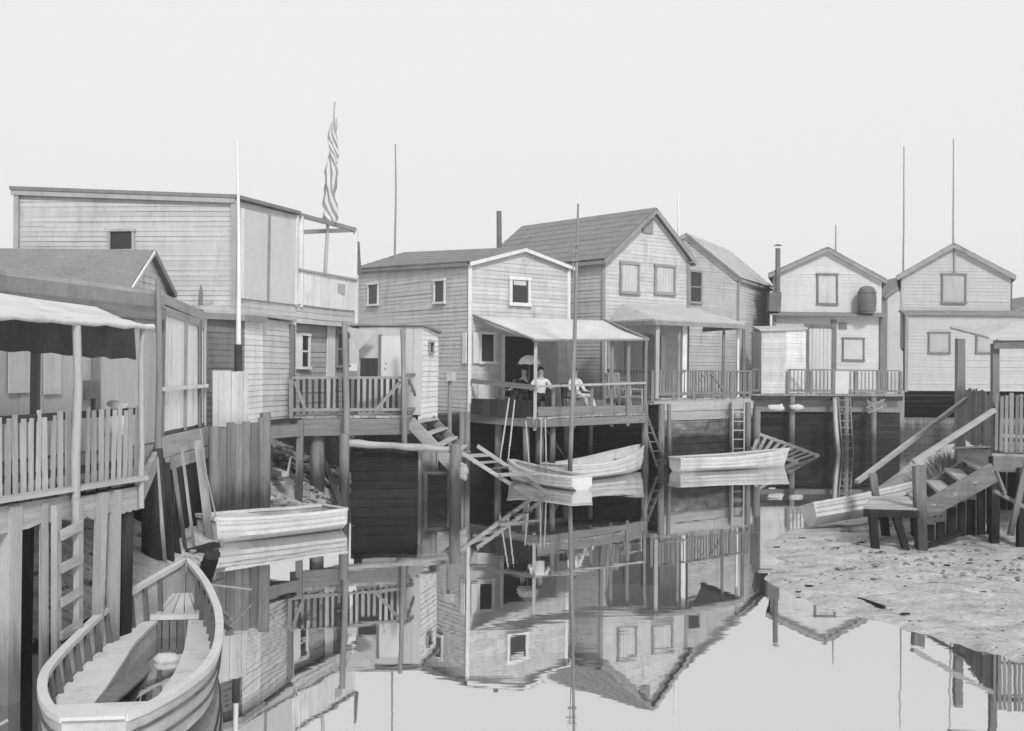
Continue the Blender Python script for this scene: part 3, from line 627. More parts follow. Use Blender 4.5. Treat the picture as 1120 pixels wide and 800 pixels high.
# chimney pipe on the roof
p = Pt(546, 262, 93)
pole(p - V((0, 0, .6)), Pt(546, 231, 93), .1, .09, 'chimney_pipe', 'metal', 'thin chimney pipe behind the left end of the steep dark roof', 'chimney', bend=0)
# porch C: deck, hipped pale roof, posts, balustrade
zC = 2.1; f0, f1 = PZ(714, 110, zC), PZ(820, 101.5, zC); f3 = PZ(664, 104.2, zC); f2 = PZ(752, 96, zC)
f2 = f1 + (f3 - f0)
dkC = deck('porch_deck', 'raised porch deck with balustrade before the tall house', [f0, f1, f2, f3], zC, front=((0, 1), (3, 0)), bh=.12, bm='woodl')
railing(dkC, f0, f1, zC, 2.93, 'wood', .13, .04, 5, rmat='wood')
railing(dkC, f3, f0, zC, 2.93, 'wood', .13, .04, 0, rmat='wood')
for a_, b_ in ((.36, .52), (.72, .56)):
    p, q = f0.lerp(f1, a_), f0.lerp(f1, b_); MB().beam(rz(p, zC + .15) + nB * .04, rz(q, 2.88) + nB * .04, .06, .03, up=n).build('brace', 'wood', dkC)
pr = thing('porch_roof', 'pale hipped porch roof on slender posts before the tall house', 'porch roof', tuple(PZ(717, 110, 4)))
g0, g1 = Pt(717, 351, 111), Pt(815, 356, 103.5); g0.z = 4.42; g1.z = 4.40; gw = rz(f3, 4.42) + V((.05, 0, 0)); w0 = Pt(681, 334, 102.6); w1 = Pt(751, 339, 97.2); w0.z = w1.z = 5.0
g2 = rz(f2, 4.38); w1b = w1 + V((.3, .2, 0))
m = MB()
for poly in ([g0, g1, w1b, w0], [gw, g0, w0], [g1, g2, w1b]): m.prism(poly, (0, 0, .05))
m.build('roof_slope', 'rooflight', pr)
m = MB(); m.beam(g0 - V((0, 0, .07)), g1 - V((0, 0, .07)), .06, .13); m.beam(g0 - V((0, 0, .07)), gw - V((0, 0, .07)), .06, .13); m.beam(g1 - V((0, 0, .07)), g2 - V((0, 0, .07)), .06, .13); m.build('eave_beam', 'trimg', pr)
for px, S, mm, wd in ((719, 110, 'woodl', .11), (748, 107, 'trimw', .14), (791, 104, 'trim', .08), (807, 102.5, 'trimw', .07), (813.5, 102, 'trim', .1), (742, 107.8, 'trimg', .07)):
    p = PZ(px, S, zC); MB().beam(p, rz(p, 4.33), wd, wd).build('post', mm, pr)
# bulkhead C
k0, k1 = PZ(722, 109.5, 0), PZ(823, 101.5, 0)
bC = thing('bulkhead', 'tide-stained plank bulkhead with pale top under the tall house porch', 'bulkhead', (k0.x, k0.y, 0))
m = MB(); hboards(m, k0, k1, -1.2, 1.42, .2, .08); m.build('plank_panel', 'crib', bC); m = MB(); hboards(m, k0, k1, 1.43, 1.98, .27, .07); m.build('cap_plank', 'woodl', bC)
m = MB(); hboards(m, k0 + V((0, 3.5, 0)) + V((-1, 0, 0)), k0, -1.2, 1.98, .2, .08); m.build('plank_panel', 'crib', bC)
for px, S, r in ((722, 111, .1), (733, 110.5, .06), (706, 110.5, .1), (818, 103.5, .09), (826, 102.5, .12), (799, 104, .05)):
    p = PZ(px, S, 0); MB().tube([rz(p, -1.2), rz(p + V((R.uniform(-.06, .06), 0, 0)), 1.95 if px != 826 else 1.7)], [r * 1.1, r], 9).build('pile', 'wood', bC, True)
# ladders
def ladder(label, a0, a1, b0, b1, n, r=.03, mat='wood', rw=.05, skip=0):
    """a0->a1 left rail bottom->top, b0->b1 right rail"""
    s = thing('ladder', label, 'ladder', tuple(a0))
    for p, q in ((a0, a1), (b0, b1)): MB().beam(p, q, r * 1.6, r * 2.6, jit=.006).build('rail', mat, s)
    for i in range(n):
        t = (i + .6) / n; MB().beam(V(a0).lerp(a1, t), V(b0).lerp(b1, t), rw, .03, jit=.006).build('rung', mat, s)
    return s
ladder('pale ladder fixed upright on the bulkhead of the tall house', PZ(801, 105.5, -.5), Pt(801.5, 437, 105), PZ(813, 105.3, -.5), Pt(814, 437, 104.8), 9, .028, 'woodl', .06)
ladder('small dark ladder slanting into the water beside the awning deck', Pt(718, 511, 113), Pt(699, 448, 111), Pt(727, 508, 112), Pt(707, 452, 110.5), 6, .025, 'wood', .05)
# ramp right of the bulkhead
s = thing('ramp', 'slatted wooden ramp sloping into the water at the bulkhead corner', 'ramp', tuple(PZ(860, 98, 0)))
a0, a1 = Pt(826, 474, 101), PZ(896, 94, -.02); b0, b1 = Pt(822, 491, 106), PZ(872, 101, -.02)
for p, q in ((a0, a1), (b0, b1)): MB().beam(p, q, .06, .12, jit=.01).build('stringer', 'woodl', s)
for i in range(9):
    t = (i + .5) / 9; MB().beam(a0.lerp(a1, t) + V((0, 0, .05)), b0.lerp(b1, t) + V((0, 0, .05)), .1, .03, jit=.01).build('slat', 'woodl', s)

# ================================================================ HOUSE F (behind, right of C)
F0, F1 = PZ(700, 91, 2), PZ(806, 88, 2); e, n, l = frame(F0, F1)
F1 = PZ(806, 86, 2); F0 = PZ(690, 95, 2)
e, n, l = frame(F0, F1); F2 = PZ(840, 77, 2); F3 = F0 + (F2 - F1)
hF = thing('house', 'plain grey clapboard house standing behind the porch of the tall house', 'house', (F1.x, F1.y, 1.8))
gable(hF, [F0, F1, F2, F3], 1.8, (Pt(806, 302, 86).z, Pt(806, 302, 86).z), Pt(748, 257, 90.5).z, ('clap_f', 'clap_b', 'clap_f'), roofm='rooflight', trim='trimg', over=.3, apex=.5)
corner(hF, F1 + n * .03, 1.9, Pt(806, 303, 86).z, 'trimg', .09)
window(hF, F0, F1, (753, 295, 767, 333), 'trimg', 'glass', .08, sash=1)

# ================================================================ HOUSE D
D0, D1 = PZ(845, 83, 2), PZ(963, 82.4, 2); dv_ = V((.285, 1, 0)) * 7; D2, D3 = D1 + dv_, D0 + dv_
hD = thing('house', 'narrow pale gabled house with stovepipe and barrel on its ledge', 'house', (D0.x, D0.y, 2.1))
gable(hD, [D0, D1, D2, D3], 2.1, (Pt(845, 299, 83).z, Pt(963, 305, 82.4).z), Pt(903, 272, 83).z, ('clap_d', 'clap_d', 'clap_d'), trim='trimg', over=.2, step=.12, raket=.13)
m = MB(); zp = Pt(900, 346, 83).z; m.prism([rz(D0 + V((-.15, 0, 0)), zp + .1), rz(D1 + V((.05, 0, 0)), zp + .1), rz(D1 + V((.05, -.42, 0)), zp), rz(D0 + V((-.15, -.42, 0)), zp)], (0, 0, .07)); m.build('ledge', 'roof', hD)
window(hD, D0, D1, (893, 299, 916, 334), 'trim', 'blind', .075, sash=0); window(hD, D0, D1, (921, 369, 945, 395), 'trim', 'blind', .06, sash=0)
panel(hD, D0, D1, (917, 353, 926, 360), 'trim', 'vent', o=.03)
panel(hD, D0, D1, (884, 360, 909, 431), 'clap_d', 'door', o=.03, boards=True)
for r in ((880, 357, 884, 431), (909, 350, 913.5, 431), (880, 355, 912, 358.5)): panel(hD, D0, D1, r, 'trim', 'door_frame', o=.032, th=.05)
corner(hD, D1 + V((0, -.04, 0)), 2.1, zp, 'trim', .14); corner(hD, D0 + V((.05, -.04, 0)), 2.1, zp, 'trimg', .1)
# its side shed
x0, x1, x2 = PZ(833, 89.5, 2), PZ(858.5, 89, 2), PZ(881, 86.5, 2)
sD = thing('shed', 'small lean-to shed with pale boards against the narrow gabled house', 'shed', (x0.x, x0.y, 2.1)); zt = Pt(858, 362, 89).z
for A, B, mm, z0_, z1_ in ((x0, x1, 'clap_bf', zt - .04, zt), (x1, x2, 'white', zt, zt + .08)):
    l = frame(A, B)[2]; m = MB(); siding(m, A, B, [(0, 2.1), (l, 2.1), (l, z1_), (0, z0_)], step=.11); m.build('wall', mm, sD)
y2, y3 = x2 + V((0, .7, 0)), x0 + V((0, 1.6, 0))
m = MB(); m.prism([rz(x0, 2.1), rz(x0, zt - .04), rz(y3, zt), rz(y3, 2.1)], (-.03, 0, 0)); m.build('wall', 'clap_f', sD)
m = MB(); m.prism([rz(x0 + V((-.1, -.12, 0)), zt - .03), rz(x1 + V((0, -.14, 0)), zt + .01), rz(x2 + V((.05, -.1, 0)), zt + .1), rz(y2, zt + .22), rz(y3, zt + .16)], (0, 0, .05)); m.build('roof', 'rooflight', sD)
# stovepipe with tank, barrel on the ledge
zl_ = zp + .12; c = PZ(852, 85, zl_); c = V((c.x, D0.y - .25, zl_))
m = MB(); w_ = .32
m.beam(c + V((-.02, -.02, .02)), c + V((0, 0, .78)), .46, .4, up=(0, 1, 0), jit=.02); tk = solo(m, 'tank', 'metal', 'boxy dark tank on the ledge under the stovepipe', 'tank', tuple(c))
sp_ = thing('stovepipe', 'tall capped stovepipe at the left of the narrow gabled house', 'chimney', tuple(c + V((.12, 0, .8)))); q = c + V((.13, 0, .79))
MB().tube([q, rz(q, Pt(855, 271, 84).z)], .1, 12).build('pipe', 'metal', sp_, True)
zc = Pt(855, 268, 84).z; MB().tube([rz(q, zc), rz(q, zc + .06)], [.17, .05], 12).build('cap', 'metal', sp_, True)
c = PZ(951, 84, zl_); c = V((c.x, D0.y - .22, zl_))
ba_ = thing('barrel', 'dark upright barrel on the right end of the ledge', 'barrel', tuple(c))
MB().tube([c + V((0, 0, z)) for z in (0.0, .25, .55, .85, .95)], [.3, .345, .36, .34, .3], 18).build('body', 'metal', ba_, True)
MB().tube([c + V((0, 0, z)) for z in (.95, 1.05, 1.09)], [.305, .2, .03], 18).build('lid', 'trim', ba_, True)
m = MB()
for z in (.12, .42, .8): m.tube([c + V((0, 0, z)), c + V((0, 0, z + .04))], .37, 18)
m.build('hoop', 'trim', ba_, True)
# deck D, balustrade, bulkhead, ladder
h0, h1 = PZ(822, 89.5, 2.08), PZ(987, 89, 2.08); h2, h3 = PZ(987, 82, 2.08), PZ(822, 82, 2.08)
dkD = deck('deck', 'long plank deck with balustrade before the two narrow gabled houses', [h0, h1, h2, h3], 2.08, front=((0, 1),), bh=.14, bm='woodd')
g0_, g1_ = PZ(862, 89.2, 2), PZ(985, 88.8, 2)
railing(dkD, g0_, g1_, 2.08, 2.98, 'wood', .14, .038, 5, rmat='wood', mid=True)
railing(dkD, PZ(821, 89.4, 2), PZ(833, 89.3, 2), 2.08, 2.98, 'wood', .14, .04, 1, rmat='trim')
panel(dkD, g0_, g1_, (913, 406, 927, 431), 'clap_d', 'board_panel', o=.05, label='plain pale panel set in the balustrade')
bD = thing('bulkhead', 'long dark plank bulkhead under the narrow gabled house', 'bulkhead', tuple(PZ(900, 88, 0)))
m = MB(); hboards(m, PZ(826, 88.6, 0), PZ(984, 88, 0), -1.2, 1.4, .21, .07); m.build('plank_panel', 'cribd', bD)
m = MB(); hboards(m, PZ(826, 88.9, 0), PZ(984, 88.3, 0), 1.43, 1.92, .24, .07); m.build('cap_plank', 'wood', bD)
for px in (866, 913, 925, 955): 
    p = PZ(px, 89.6, 0); MB().tube([rz(p + V((.1 if px == 913 else 0, 0, 0)), -1.2), rz(p, 2.0)], [.12, .1], 9).build('pile', 'wood', bD, True)
pole(PZ(922, 91.5, -1), PZ(913, 91.5, 1.95), .085, .075, 'pile', 'woodl', 'pale leaning pile in front of the long dark bulkhead', 'pile', bend=-.02)
ladder('long dark ladder going down the dark bulkhead into the water', PZ(924, 92, -.9), PZ(917, 91.5, 2.0), PZ(935, 92, -.9), PZ(930, 91.5, 2.0), 12, .028, 'wood', .05)
m = MB()
for i in range(9): m.beam(Pt(949 + i * 2.4, 437 + i % 3 * 2, 91), Pt(953 + i * 2.1, 449 - i % 2 * 3, 90.8), .025)
m.beam(Pt(948, 446, 91.1), Pt(968, 437, 91.1), .03); m.beam(Pt(950, 452, 91.1), Pt(970, 443, 91.1), .03)
solo(m, 'crab_trap', 'woodl', 'small broken slatted crate hanging from the deck edge', 'crate', tuple(Pt(958, 445, 91)))
m = MB()
for cx in (850, 872): m.lump(PZ(cx, 90.2, 1.62), .22, (1.3, .5, .5), rough=.3)
solo(m, 'rag_bundle', 'canvas', 'pale bundled rags caught along the top of the dark bulkhead', 'rags', tuple(PZ(860, 90.2, 1.6)), smooth=True)

# ================================================================ HOUSE E and far houses
E0, E1 = PZ(985, 79, 2), PZ(1104, 78.6, 2); dv_ = V((.37, 1, 0)) * 7; E2, E3 = E1 + dv_, E0 + dv_
hE = thing('house', 'rightmost grey gabled house with dark framed square windows', 'house', (E0.x, E0.y, 2.1))
gable(hE, [E0, E1, E2, E3], 3.9, (Pt(984, 301, 79).z, Pt(1104, 301, 78.6).z), Pt(1041, 268, 79).z, ('clap_e', 'clap_e', 'clap_e'), trim='trimg', over=.22, step=.14, apex=.48, raket=.16)
L0, L1 = E0 + V((0, -.45, 0)), PZ(1215, 79, 2) + V((0, -.45, 0)); zp = Pt(1040, 346, 79).z
l = frame(L0, L1)[2]; m = MB(); siding(m, L0, L1, [(0, 2.16), (l, 2.16), (l, zp), (0, zp)], step=.14); m.build('wall', 'clap_e', hE)
for A, B in ((L1, L1 + V((0, 5, 0))), (E3 - V((0, 0, 0)), L0)):
    l = frame(A, B)[2]; m = MB(); siding(m, A, B, [(0, 2.16), (l, 2.16), (l, zp), (0, zp)], step=.14); m.build('wall', 'clap_e', hE)
m = MB(); m.prism([rz(L0 + V((-.1, -.15, 0)), zp), rz(L1 + V((.1, -.15, 0)), zp), rz(L1 + V((.1, .5, 0)), zp + .16), rz(L0 + V((-.1, .5, 0)), zp + .16)], (0, 0, .08)); m.prism([rz(E1 + V((.05, .05, 0)), zp + .17), rz(L1 + V((.1, .05, 0)), zp + .17), rz(L1 + V((.1, 5, 0)), zp + .3), rz(E1 + V((.05, 5, 0)), zp + .3)], (0, 0, .06)); m.build('ledge', 'roof', hE)
window(hE, E0, E1, (1029, 299, 1056, 333), 'trim', 'blindg', .075, sash=0)
window(hE, L0, L1, (1015, 363, 1039, 387), 'trim', 'blindg', .06, sash=0); window(hE, L0, L1, (1067, 363, 1091, 387), 'trim', 'blindg', .06, sash=0)
MB().beam(rz(E0.lerp(E1, .48), Pt(1041, 299, 79).z) + V((0, -.05, 0)), rz(E0.lerp(E1, .48), Pt(1041, 272, 79).z) + V((0, -.05, 0)), .07, .03).build('batten', 'trimg', hE)
corner(hE, E0 + V((.04, -.5, 0)), 2.1, zp, 'trimg', .12)
p = Pt(1108, 342, 78)
pole(V((p.x + .1, p.y + .6, zp + .2)), V((p.x + .1, p.y + .6, Pt(1108, 306, 78).z)), .12, .11, 'chimney_pipe', 'metal', 'short chimney pipe on the right shoulder of the rightmost house', 'chimney', bend=0)
for px in (985, 1052): pole(PZ(px, 82, -.8), PZ(px, 82, 2.2), .15, .14, 'pile', 'wood', 'thick pale pile under the left corner of the rightmost house' if px == 985 else 'dark pile standing beneath the rightmost house', 'pile', bend=0)
bE = thing('bulkhead', 'low bulkhead in shadow below the rightmost house', 'bulkhead', tuple(PZ(1020, 78, 0)))
m = MB(); hboards(m, PZ(986, 79.5, 0), PZ(1320, 78.5, 0), -1.2, 1.05, .22, .07); m.build('plank_panel', 'wood', bE)
m = MB(); hboards(m, PZ(986, 76.5, 0), PZ(1320, 75.5, 0), .8, 2.2, .22, .07); m.build('shade_panel', 'cribd', bE)  # dark panel standing in for the shaded void under the house
# far houses between
for lab, a_, b_, S, ze_, zr_, dp in (('pale distant house seen through the gap between the gabled houses', 969, 1030, 48, 322, 300, 8), ('distant low gabled house beyond the right edge houses', 1109, 1190, 52, 338, 322, 8)):
    a, b = PZ(a_, S, 2), PZ(b_, S, 2); c2, c3 = back(a, b, dp); hh = thing('house', lab, 'house', (a.x, a.y, 1.35))
    gable(hh, [a, b, c2, c3], 1.35, (Pt(a_, ze_, S).z, Pt(b_, ze_, S).z), Pt((a_ + b_) / 2, zr_, S).z, ('clap_d', 'clap_d', 'clap_d'), trim='trimg', over=.3, step=.2, corner_mat='trimg')
# thin poles on roofs
for px, yb, yt, S, lab in ((432, 285, 158, 99, 'thin flagstaff above the roof of the grey clapboard house'), (741.5, 292, 213, 97.5, 'thin white staff fixed to the right eave of the tall house'),
                          (914, 290, 246, 82, 'short thin rod on the narrow gabled house roof'), (1042.5, 275, 152, 78, 'tall thin flagstaff on the peak of the rightmost house'), (988, 300, 160, 74, 'faint thin staff behind the rightmost house')):
    p, q = Pt(px, yb, S), Pt(px, yt, S); q.x = p.x + (q.x - p.x) * .5
    pole(p, q, .04 if px != 741.5 else .06, .022, 'flagstaff', 'trimg' if px != 741.5 else 'white', lab, 'flagstaff', bend=.003)
# tall leaning mast in the middle with crosspieces
mp0, mp1 = Pt(622, 528, 127), Pt(632.5, 223, 127)
mast = thing('mast', 'tall leaning pole rising out of the water through the awning edge', 'pole', tuple(mp0))
MB().tube([mp0 + V((0, 0, -.9)), mp0.lerp(mp1, .5) + V((.02, 0, 0)), mp1], [.065, .055, .025], 10).build('shaft', 'wood', mast, True)
for y, l in ((268, .16), (276, .2), (285, .14)):
    c = mp0.lerp(mp1, (528 - y) / 305); MB().beam(c - V((l, .06, 0)), c + V((.08, -.06, .01)), .05, .06).build('step', 'wood', mast)
m = MB().beam(mp0.lerp(mp1, .85) - V((.1, .07, 0)), mp0.lerp(mp1, .62) - V((.02, .08, 0)), .025); m.build('halyard', 'wood', mast)
# ================================================================ LEFT PIER (foreground)
def edge_at(t, z): p = PZ(0, 375, z).lerp(PZ(152, 312, z), t); return V((p.x, p.y, z))
zP = 1.8; G0, G1 = edge_at(-1.3, zP), edge_at(1, zP); W1, W0 = PZ(172, 214, zP), PZ(-10, 262, zP)
W0 = V((-6.9, G0.y, zP))
pier = thing('pier', 'near left plank pier with ragged pale picket fence on bleached piles', 'pier', (G1.x, G1.y, 0))
m = MB(); planks(m, G0, W0, W1, G1, .16, .05, .05); m.build('floor', 'wood_h', pier)
_, nP, lP = frame(G0, G1)
for t0, t1, dz in ((-1.3, .47, 0), (.45, 1.0, -.03)):
    p, q = edge_at(t0, zP - .16 + dz), edge_at(t1, zP - .16 + dz); 
    m = MB(); NN = 22; lo = [p.lerp(q, i / NN) + nP * .05 - V((0, 0, .11 + .035 * noise.noise(V((i * .37, t0, 0))) + R.uniform(-.012, .02))) for i in range(NN + 1)]; hi = [p.lerp(q, i / NN) + nP * .05 + V((0, 0, .12)) for i in range(NN + 1)]
    for i in range(NN): m.v += []; k_ = len(m.v); m.add([lo[i], lo[i + 1], hi[i + 1], hi[i], lo[i] - nP * .07, lo[i + 1] - nP * .07, hi[i + 1] - nP * .07, hi[i] - nP * .07], [(0, 1, 2, 3), (7, 6, 5, 4), (0, 4, 5, 1), (3, 2, 6, 7)] + ([(0, 3, 7, 4)] if i == 0 else []) + ([(1, 5, 6, 2)] if i == NN - 1 else []))
    m.build('beam', MT['beam_plain'], pier)
q = edge_at(1, zP - .2); MB().beam(q, W1 - V((0, 0, .2)), .07, .26, jit=.01).build('beam', 'woodl', pier)
MB().beam(edge_at(-1.3, zP + .02) + nP * .06, edge_at(1.01, zP + .02) + nP * .06, .1, .05, jit=.01).build('kerb_board', 'woodl', pier)
m = MB(); n_p = int(lP / .098)
for i in range(n_p):
    t = (i + .5) / n_p; q = G0.lerp(G1, t); lean = V((0, R.uniform(-.03, .03) + .12 * max(0, .62 - t) * 1.2, 0)); h = 2.56 + R.uniform(-.05, .03)
    if R.random() < .04: continue
    w_ = R.uniform(.04, .062); o = nP * R.uniform(.0, .012)
    m.beam(q + o + V((0, 0, .03)), V((q.x, q.y, h)) + o + lean, w_, .022, up=nP, jit=.003)
m.build('picket_panel', 'woodl', pier)
MB().beam(edge_at(-1.3, 2.50) - nP * .03, edge_at(1, 2.52) - nP * .03, .04, .07, jit=.01).build('top_rail', 'woodd', pier)
MB().beam(edge_at(-1.3, 1.98) - nP * .03, edge_at(1, 1.98) - nP * .03, .04, .07, jit=.01).build('bottom_rail', 'woodd', pier)
def onedge(px): # parameter of the pier edge seen at a pixel column
    lo, hi = -1.3, 1.3
    for _ in range(40):
        mi = (lo + hi) / 2; p = edge_at(mi, zP); c = 560 + p.x / p.y * F
        if c < px: lo = mi
        else: hi = mi
    return lo
for px, o, w_, zb, mt_ in ((-70, .0, .14, -.6, 'woodl'), (12, -.02, .16, -.6, 'woodl'), (45, .03, .07, -.5, 'woodl'), (103, .02, .09, -.2, 'woodl'), (122, .02, .1, -.1, 'woodl'), (141, -.1, .2, -.1, 'woodd'), (90, -1.0, .2, -.2, 'woodd'), (60, -1.2, .22, -.2, 'woodd'), (122, -1.1, .2, 0, 'woodd'), (20, -1.3, .2, -.2, 'woodd')):
    q = edge_at(onedge(px), 0) + nP * o; m = MB().beam(rz(q, zb), rz(q + V((R.uniform(-.03, .05), 0, 0)), zP - .06), w_, w_ * .8, up=nP, jit=.01); m.build('pile', mt_, pier)
# tall canopy posts
cp = thing('canopy', 'torn pale canvas canopy over the near left pier on thin crooked posts', 'canopy', tuple(edge_at(onedge(76), 0)))
for px, zb, zt, r, o, mm in ((75, -.4, 3.43, .042, .09, 'woodl'), (149, 1.5, 3.39, .03, .06, 'woodl'), (-70, -.4, 3.43, .042, .09, 'woodl')):
    q = edge_at(onedge(px), 0) + nP * o; pts = [rz(q + V((R.uniform(-.02, .02), 0, 0)), zb + (zt - zb) * i / 6) for i in range(7)]
    MB().tube(pts, [r * (1 + .1 * math.sin(i * 2)) for i in range(7)], 9).build('post', mm, cp, True)
q = PZ(37, 300, 0); MB().beam(rz(q, 1.8), rz(q, 3.4), .08, .08).build('post', 'trim', cp)
ca, cb_, cc, cd_ = PZ(-30, 285, 3.86), PZ(105, 262, 3.72), edge_at(1.03, 3.42) + nP * .12, edge_at(-1.3, 3.45) + nP * .12
ca = V((-6.6, cd_.y, 3.9))
sheet('canvas', 'canvas', cp, ca, cb_, cc, cd_, .05, 34, 12, .03)
m = MB(); m.tube([cd_.lerp(cc, i / 30) + V((0, 0, -.02 + .007 * math.sin(i * 2.3))) for i in range(31)], [.03 + .006 * math.sin(i * 1.7) for i in range(31)], 8); m.build('rolled_hem', 'canvas', cp, True)
va, vb = PZ(-60, 330, 3.42), PZ(147, 292, 3.42); va = V((va.x - .4, va.y - 2.2, 3.42))
m = MB(); nseg = 40; vs_ = []
for i in range(nseg + 1):
    t = i / nseg; p = va.lerp(vb, t); dd = .30 + .07 * max(0, (t - .5)) * 2 + .012 * math.sin(i * 1.9); vs_ += [rz(p, 3.52), rz(p + nP * .03 * math.sin(i * 1.3), 3.44 - dd)]
m.add(vs_ + [p - nP * .02 for p in vs_], [(2 * i, 2 * i + 1, 2 * i + 3, 2 * i + 2) for i in range(nseg)] + [(K, K + 2, K + 3, K + 1) for K in [2 * (nseg + 1) + 2 * i for i in range(nseg)]])
m.build('underside_strip', 'underside_shade', cp, label='dark strip painted as the shaded underside of the canopy')  # dark strip: the canopy's shaded underside put into colour
# wall of the pier house behind the canopy
sh = thing('pier_house', 'board house behind the near left pier with broken pale parapet', 'house', (W1.x, W1.y, 1.8))
V0, V1 = V((-7.0, 9.0, 0)), PZ(171, 214, 0); V2 = PZ(221, 180, 0)
ztp = Pt(170, 321, 214).z
m = MB(); vboards(m, V0, V1, 1.82, ztp - .35, .42, .03, .004); m.build('wall', 'clap_e', sh)
m = MB(); l = frame(V0, V1)[2]; e, n, _ = frame(V0, V1); m.prism([rz(V0, 1.8), rz(V1, 1.8), rz(V1, ztp), rz(V0, ztp)], -n * .06); m.build('wall', 'clap_dark', sh)
for k, (zz, hh, mm) in enumerate(((ztp - .02, .1, 'woodl'), (ztp - .13, .2, 'trimg'), (ztp - .32, .2, 'wood'))):
    m = MB().beam(rz(V0, zz) + n * (.06 + .02 * k), rz(V1, zz) + n * (.06 + .02 * k), .04, hh, jit=.01); m.build('parapet_board', mm, sh)
m = MB(); vboards(m, V1, V2, 1.95, 3.78, .3, .03, .004); m.build('wall', 'white', sh)
m = MB(); e2, n2, l2 = frame(V1, V2); m.prism([rz(V1, 1.4), rz(V2, 1.4), rz(V2, 4.0), rz(V1, 4.0)], -n2 * .05); m.build('wall', 'clap_dark', sh)
m = MB(); m.beam(rz(V1, 4.02) + n2 * .05, rz(V2, 3.86) + n2 * .05, .04, .16, jit=.01); m.beam(rz(V1, 3.86) + n2 * .045, rz(V2, 3.72) + n2 * .045, .03, .12, jit=.01); m.build('parapet_board', 'woodl', sh)
for f, w_, mm in ((.04, .08, 'wood'), (.5, .05, 'trimg'), (.84, .14, 'trim'), (.97, .06, 'woodl')):
    q = V1.lerp(V2, f) + n2 * .06; MB().beam(rz(q, 1.9), rz(q, 3.8), w_, .03, up=n2).build('batten', mm, sh)
MB().beam(rz(V1, 2.62) + n2 * .08, rz(V2, 2.62) + n2 * .08, .05, .06).build('cross_rail', 'trimw', sh)
MB().beam(rz(V1, 1.72) + n2 * .08, rz(V2, 1.72) + n2 * .08, .06, .32, jit=.01).build('base_board', 'woodl', sh)
MB().beam(rz(V1, 1.46) + n2 * .11, rz(V2, 1.42) + n2 * .11, .06, .2, jit=.01).build('beam', 'woodl', sh)
bk_ = V1 + V((-4, 2.5, 0)); m = MB(); m.prism([rz(V0, 3.9), rz(V1, 3.9), rz(V2, 3.8), rz(V2 + V((-4.5, 1, 0)), 3.8), rz(V0 + V((-4, 0, 0)), 3.9)], (0, 0, .06)); m.build('roof', 'roof', sh)
tb = panel(sh, V0, V1, (80, 417, 96, 436), 'trim', 'box', o=.06, th=.12, label='small dark box on the board wall')
for r in ((5, 372, 28, 430), (44, 378, 62, 432)): panel(sh, V0, V1, r, 'blind', 'window_board', o=.05, th=.02)
panel(sh, V0, V1, (98, 380, 103, 450), 'wood', 'door_frame', o=.05, th=.04)
pole(PZ(172, 218, 1.3), Pt(172, 306, 218), .055, .04, 'corner_post', 'wood', 'tall crooked post at the corner of the pier board house', 'post', bend=.01)
p = Pt(218, 345, 179); 
solo(MB().prism([Pt(216, 334, 178), Pt(221.5, 334, 178), Pt(221, 318, 178), Pt(219, 311, 178), Pt(217, 320, 178)], (0, .03, 0)), 'pointed_stake', 'wood', 'pointed stake sticking up at the right end of the broken parapet', 'stake', tuple(Pt(218, 334, 178)))
# pale sack on the pier behind the fence
m = MB(); q = PZ(126, 300, 2.35); m.lump(q, .17, (1, .7, .9), rough=.2); m.lump(q + V((.02, 0, .2)), .12, (1, .8, .6), rough=.2); solo(m, 'sack', 'canvas', 'pale cloth sack standing behind the picket fence of the near pier', 'sack', tuple(q), smooth=True)
m = MB().beam(rz(q, 1.82), rz(q, 2.24), .26, .22, jit=.02); solo(m, 'crate', 'wood', 'rough crate under the pale sack behind the picket fence', 'crate', tuple(rz(q, 1.8)))
# gabled shack behind it
g1p, g2p, gap = PZ(135, 200, 0), PZ(181, 174, 0), None
e, n, l = frame(g1p, g2p); K1, K0 = g1p, g1p - V((6, 0, 0)); K2, K3 = g2p, g2p - V((6, 0, 0)); gs = thing('shack', 'small shack with dark gabled roof and white gable end at far left', 'shack', (g1p.x, g1p.y, 1.8))
ze1, ze2, zr = Pt(135, 316, 200).z, Pt(181, 321, 174).z, Pt(158, 275, 187).z
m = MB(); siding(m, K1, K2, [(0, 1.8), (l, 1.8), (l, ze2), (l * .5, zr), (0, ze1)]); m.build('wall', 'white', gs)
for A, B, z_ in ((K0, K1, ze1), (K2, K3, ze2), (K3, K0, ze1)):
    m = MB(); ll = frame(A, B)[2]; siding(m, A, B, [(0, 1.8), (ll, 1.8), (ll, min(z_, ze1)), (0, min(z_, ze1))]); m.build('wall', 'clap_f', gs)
ra, rb = rz(K1.lerp(K2, .5), zr) + n * .1, rz(K0.lerp(K3, .5), zr); m = MB()
for E_, Eb, zz in ((K1, K0, ze1), (K2, K3, ze2)):
    a_ = rz(E_, zz) + n * .1; b_ = rz(Eb, zz); k = 1.12; a_ = ra + (a_ - ra) * k; b_ = rb + (b_ - rb) * k; m.prism([ra, rb, b_, a_], (0, 0, .05))
m.build('roof', 'roof', gs)
m = MB().beam(ra + n * .02, rz(K2, ze2 - .03) + n * .14 + e * .12, .03, .1); m.build('rake_board', 'trimg', gs); MB().beam(ra + n * .02, rz(K1, ze1 - .03) + n * .13 - e * .1, .03, .05).build('rake_board', 'trimw', gs)
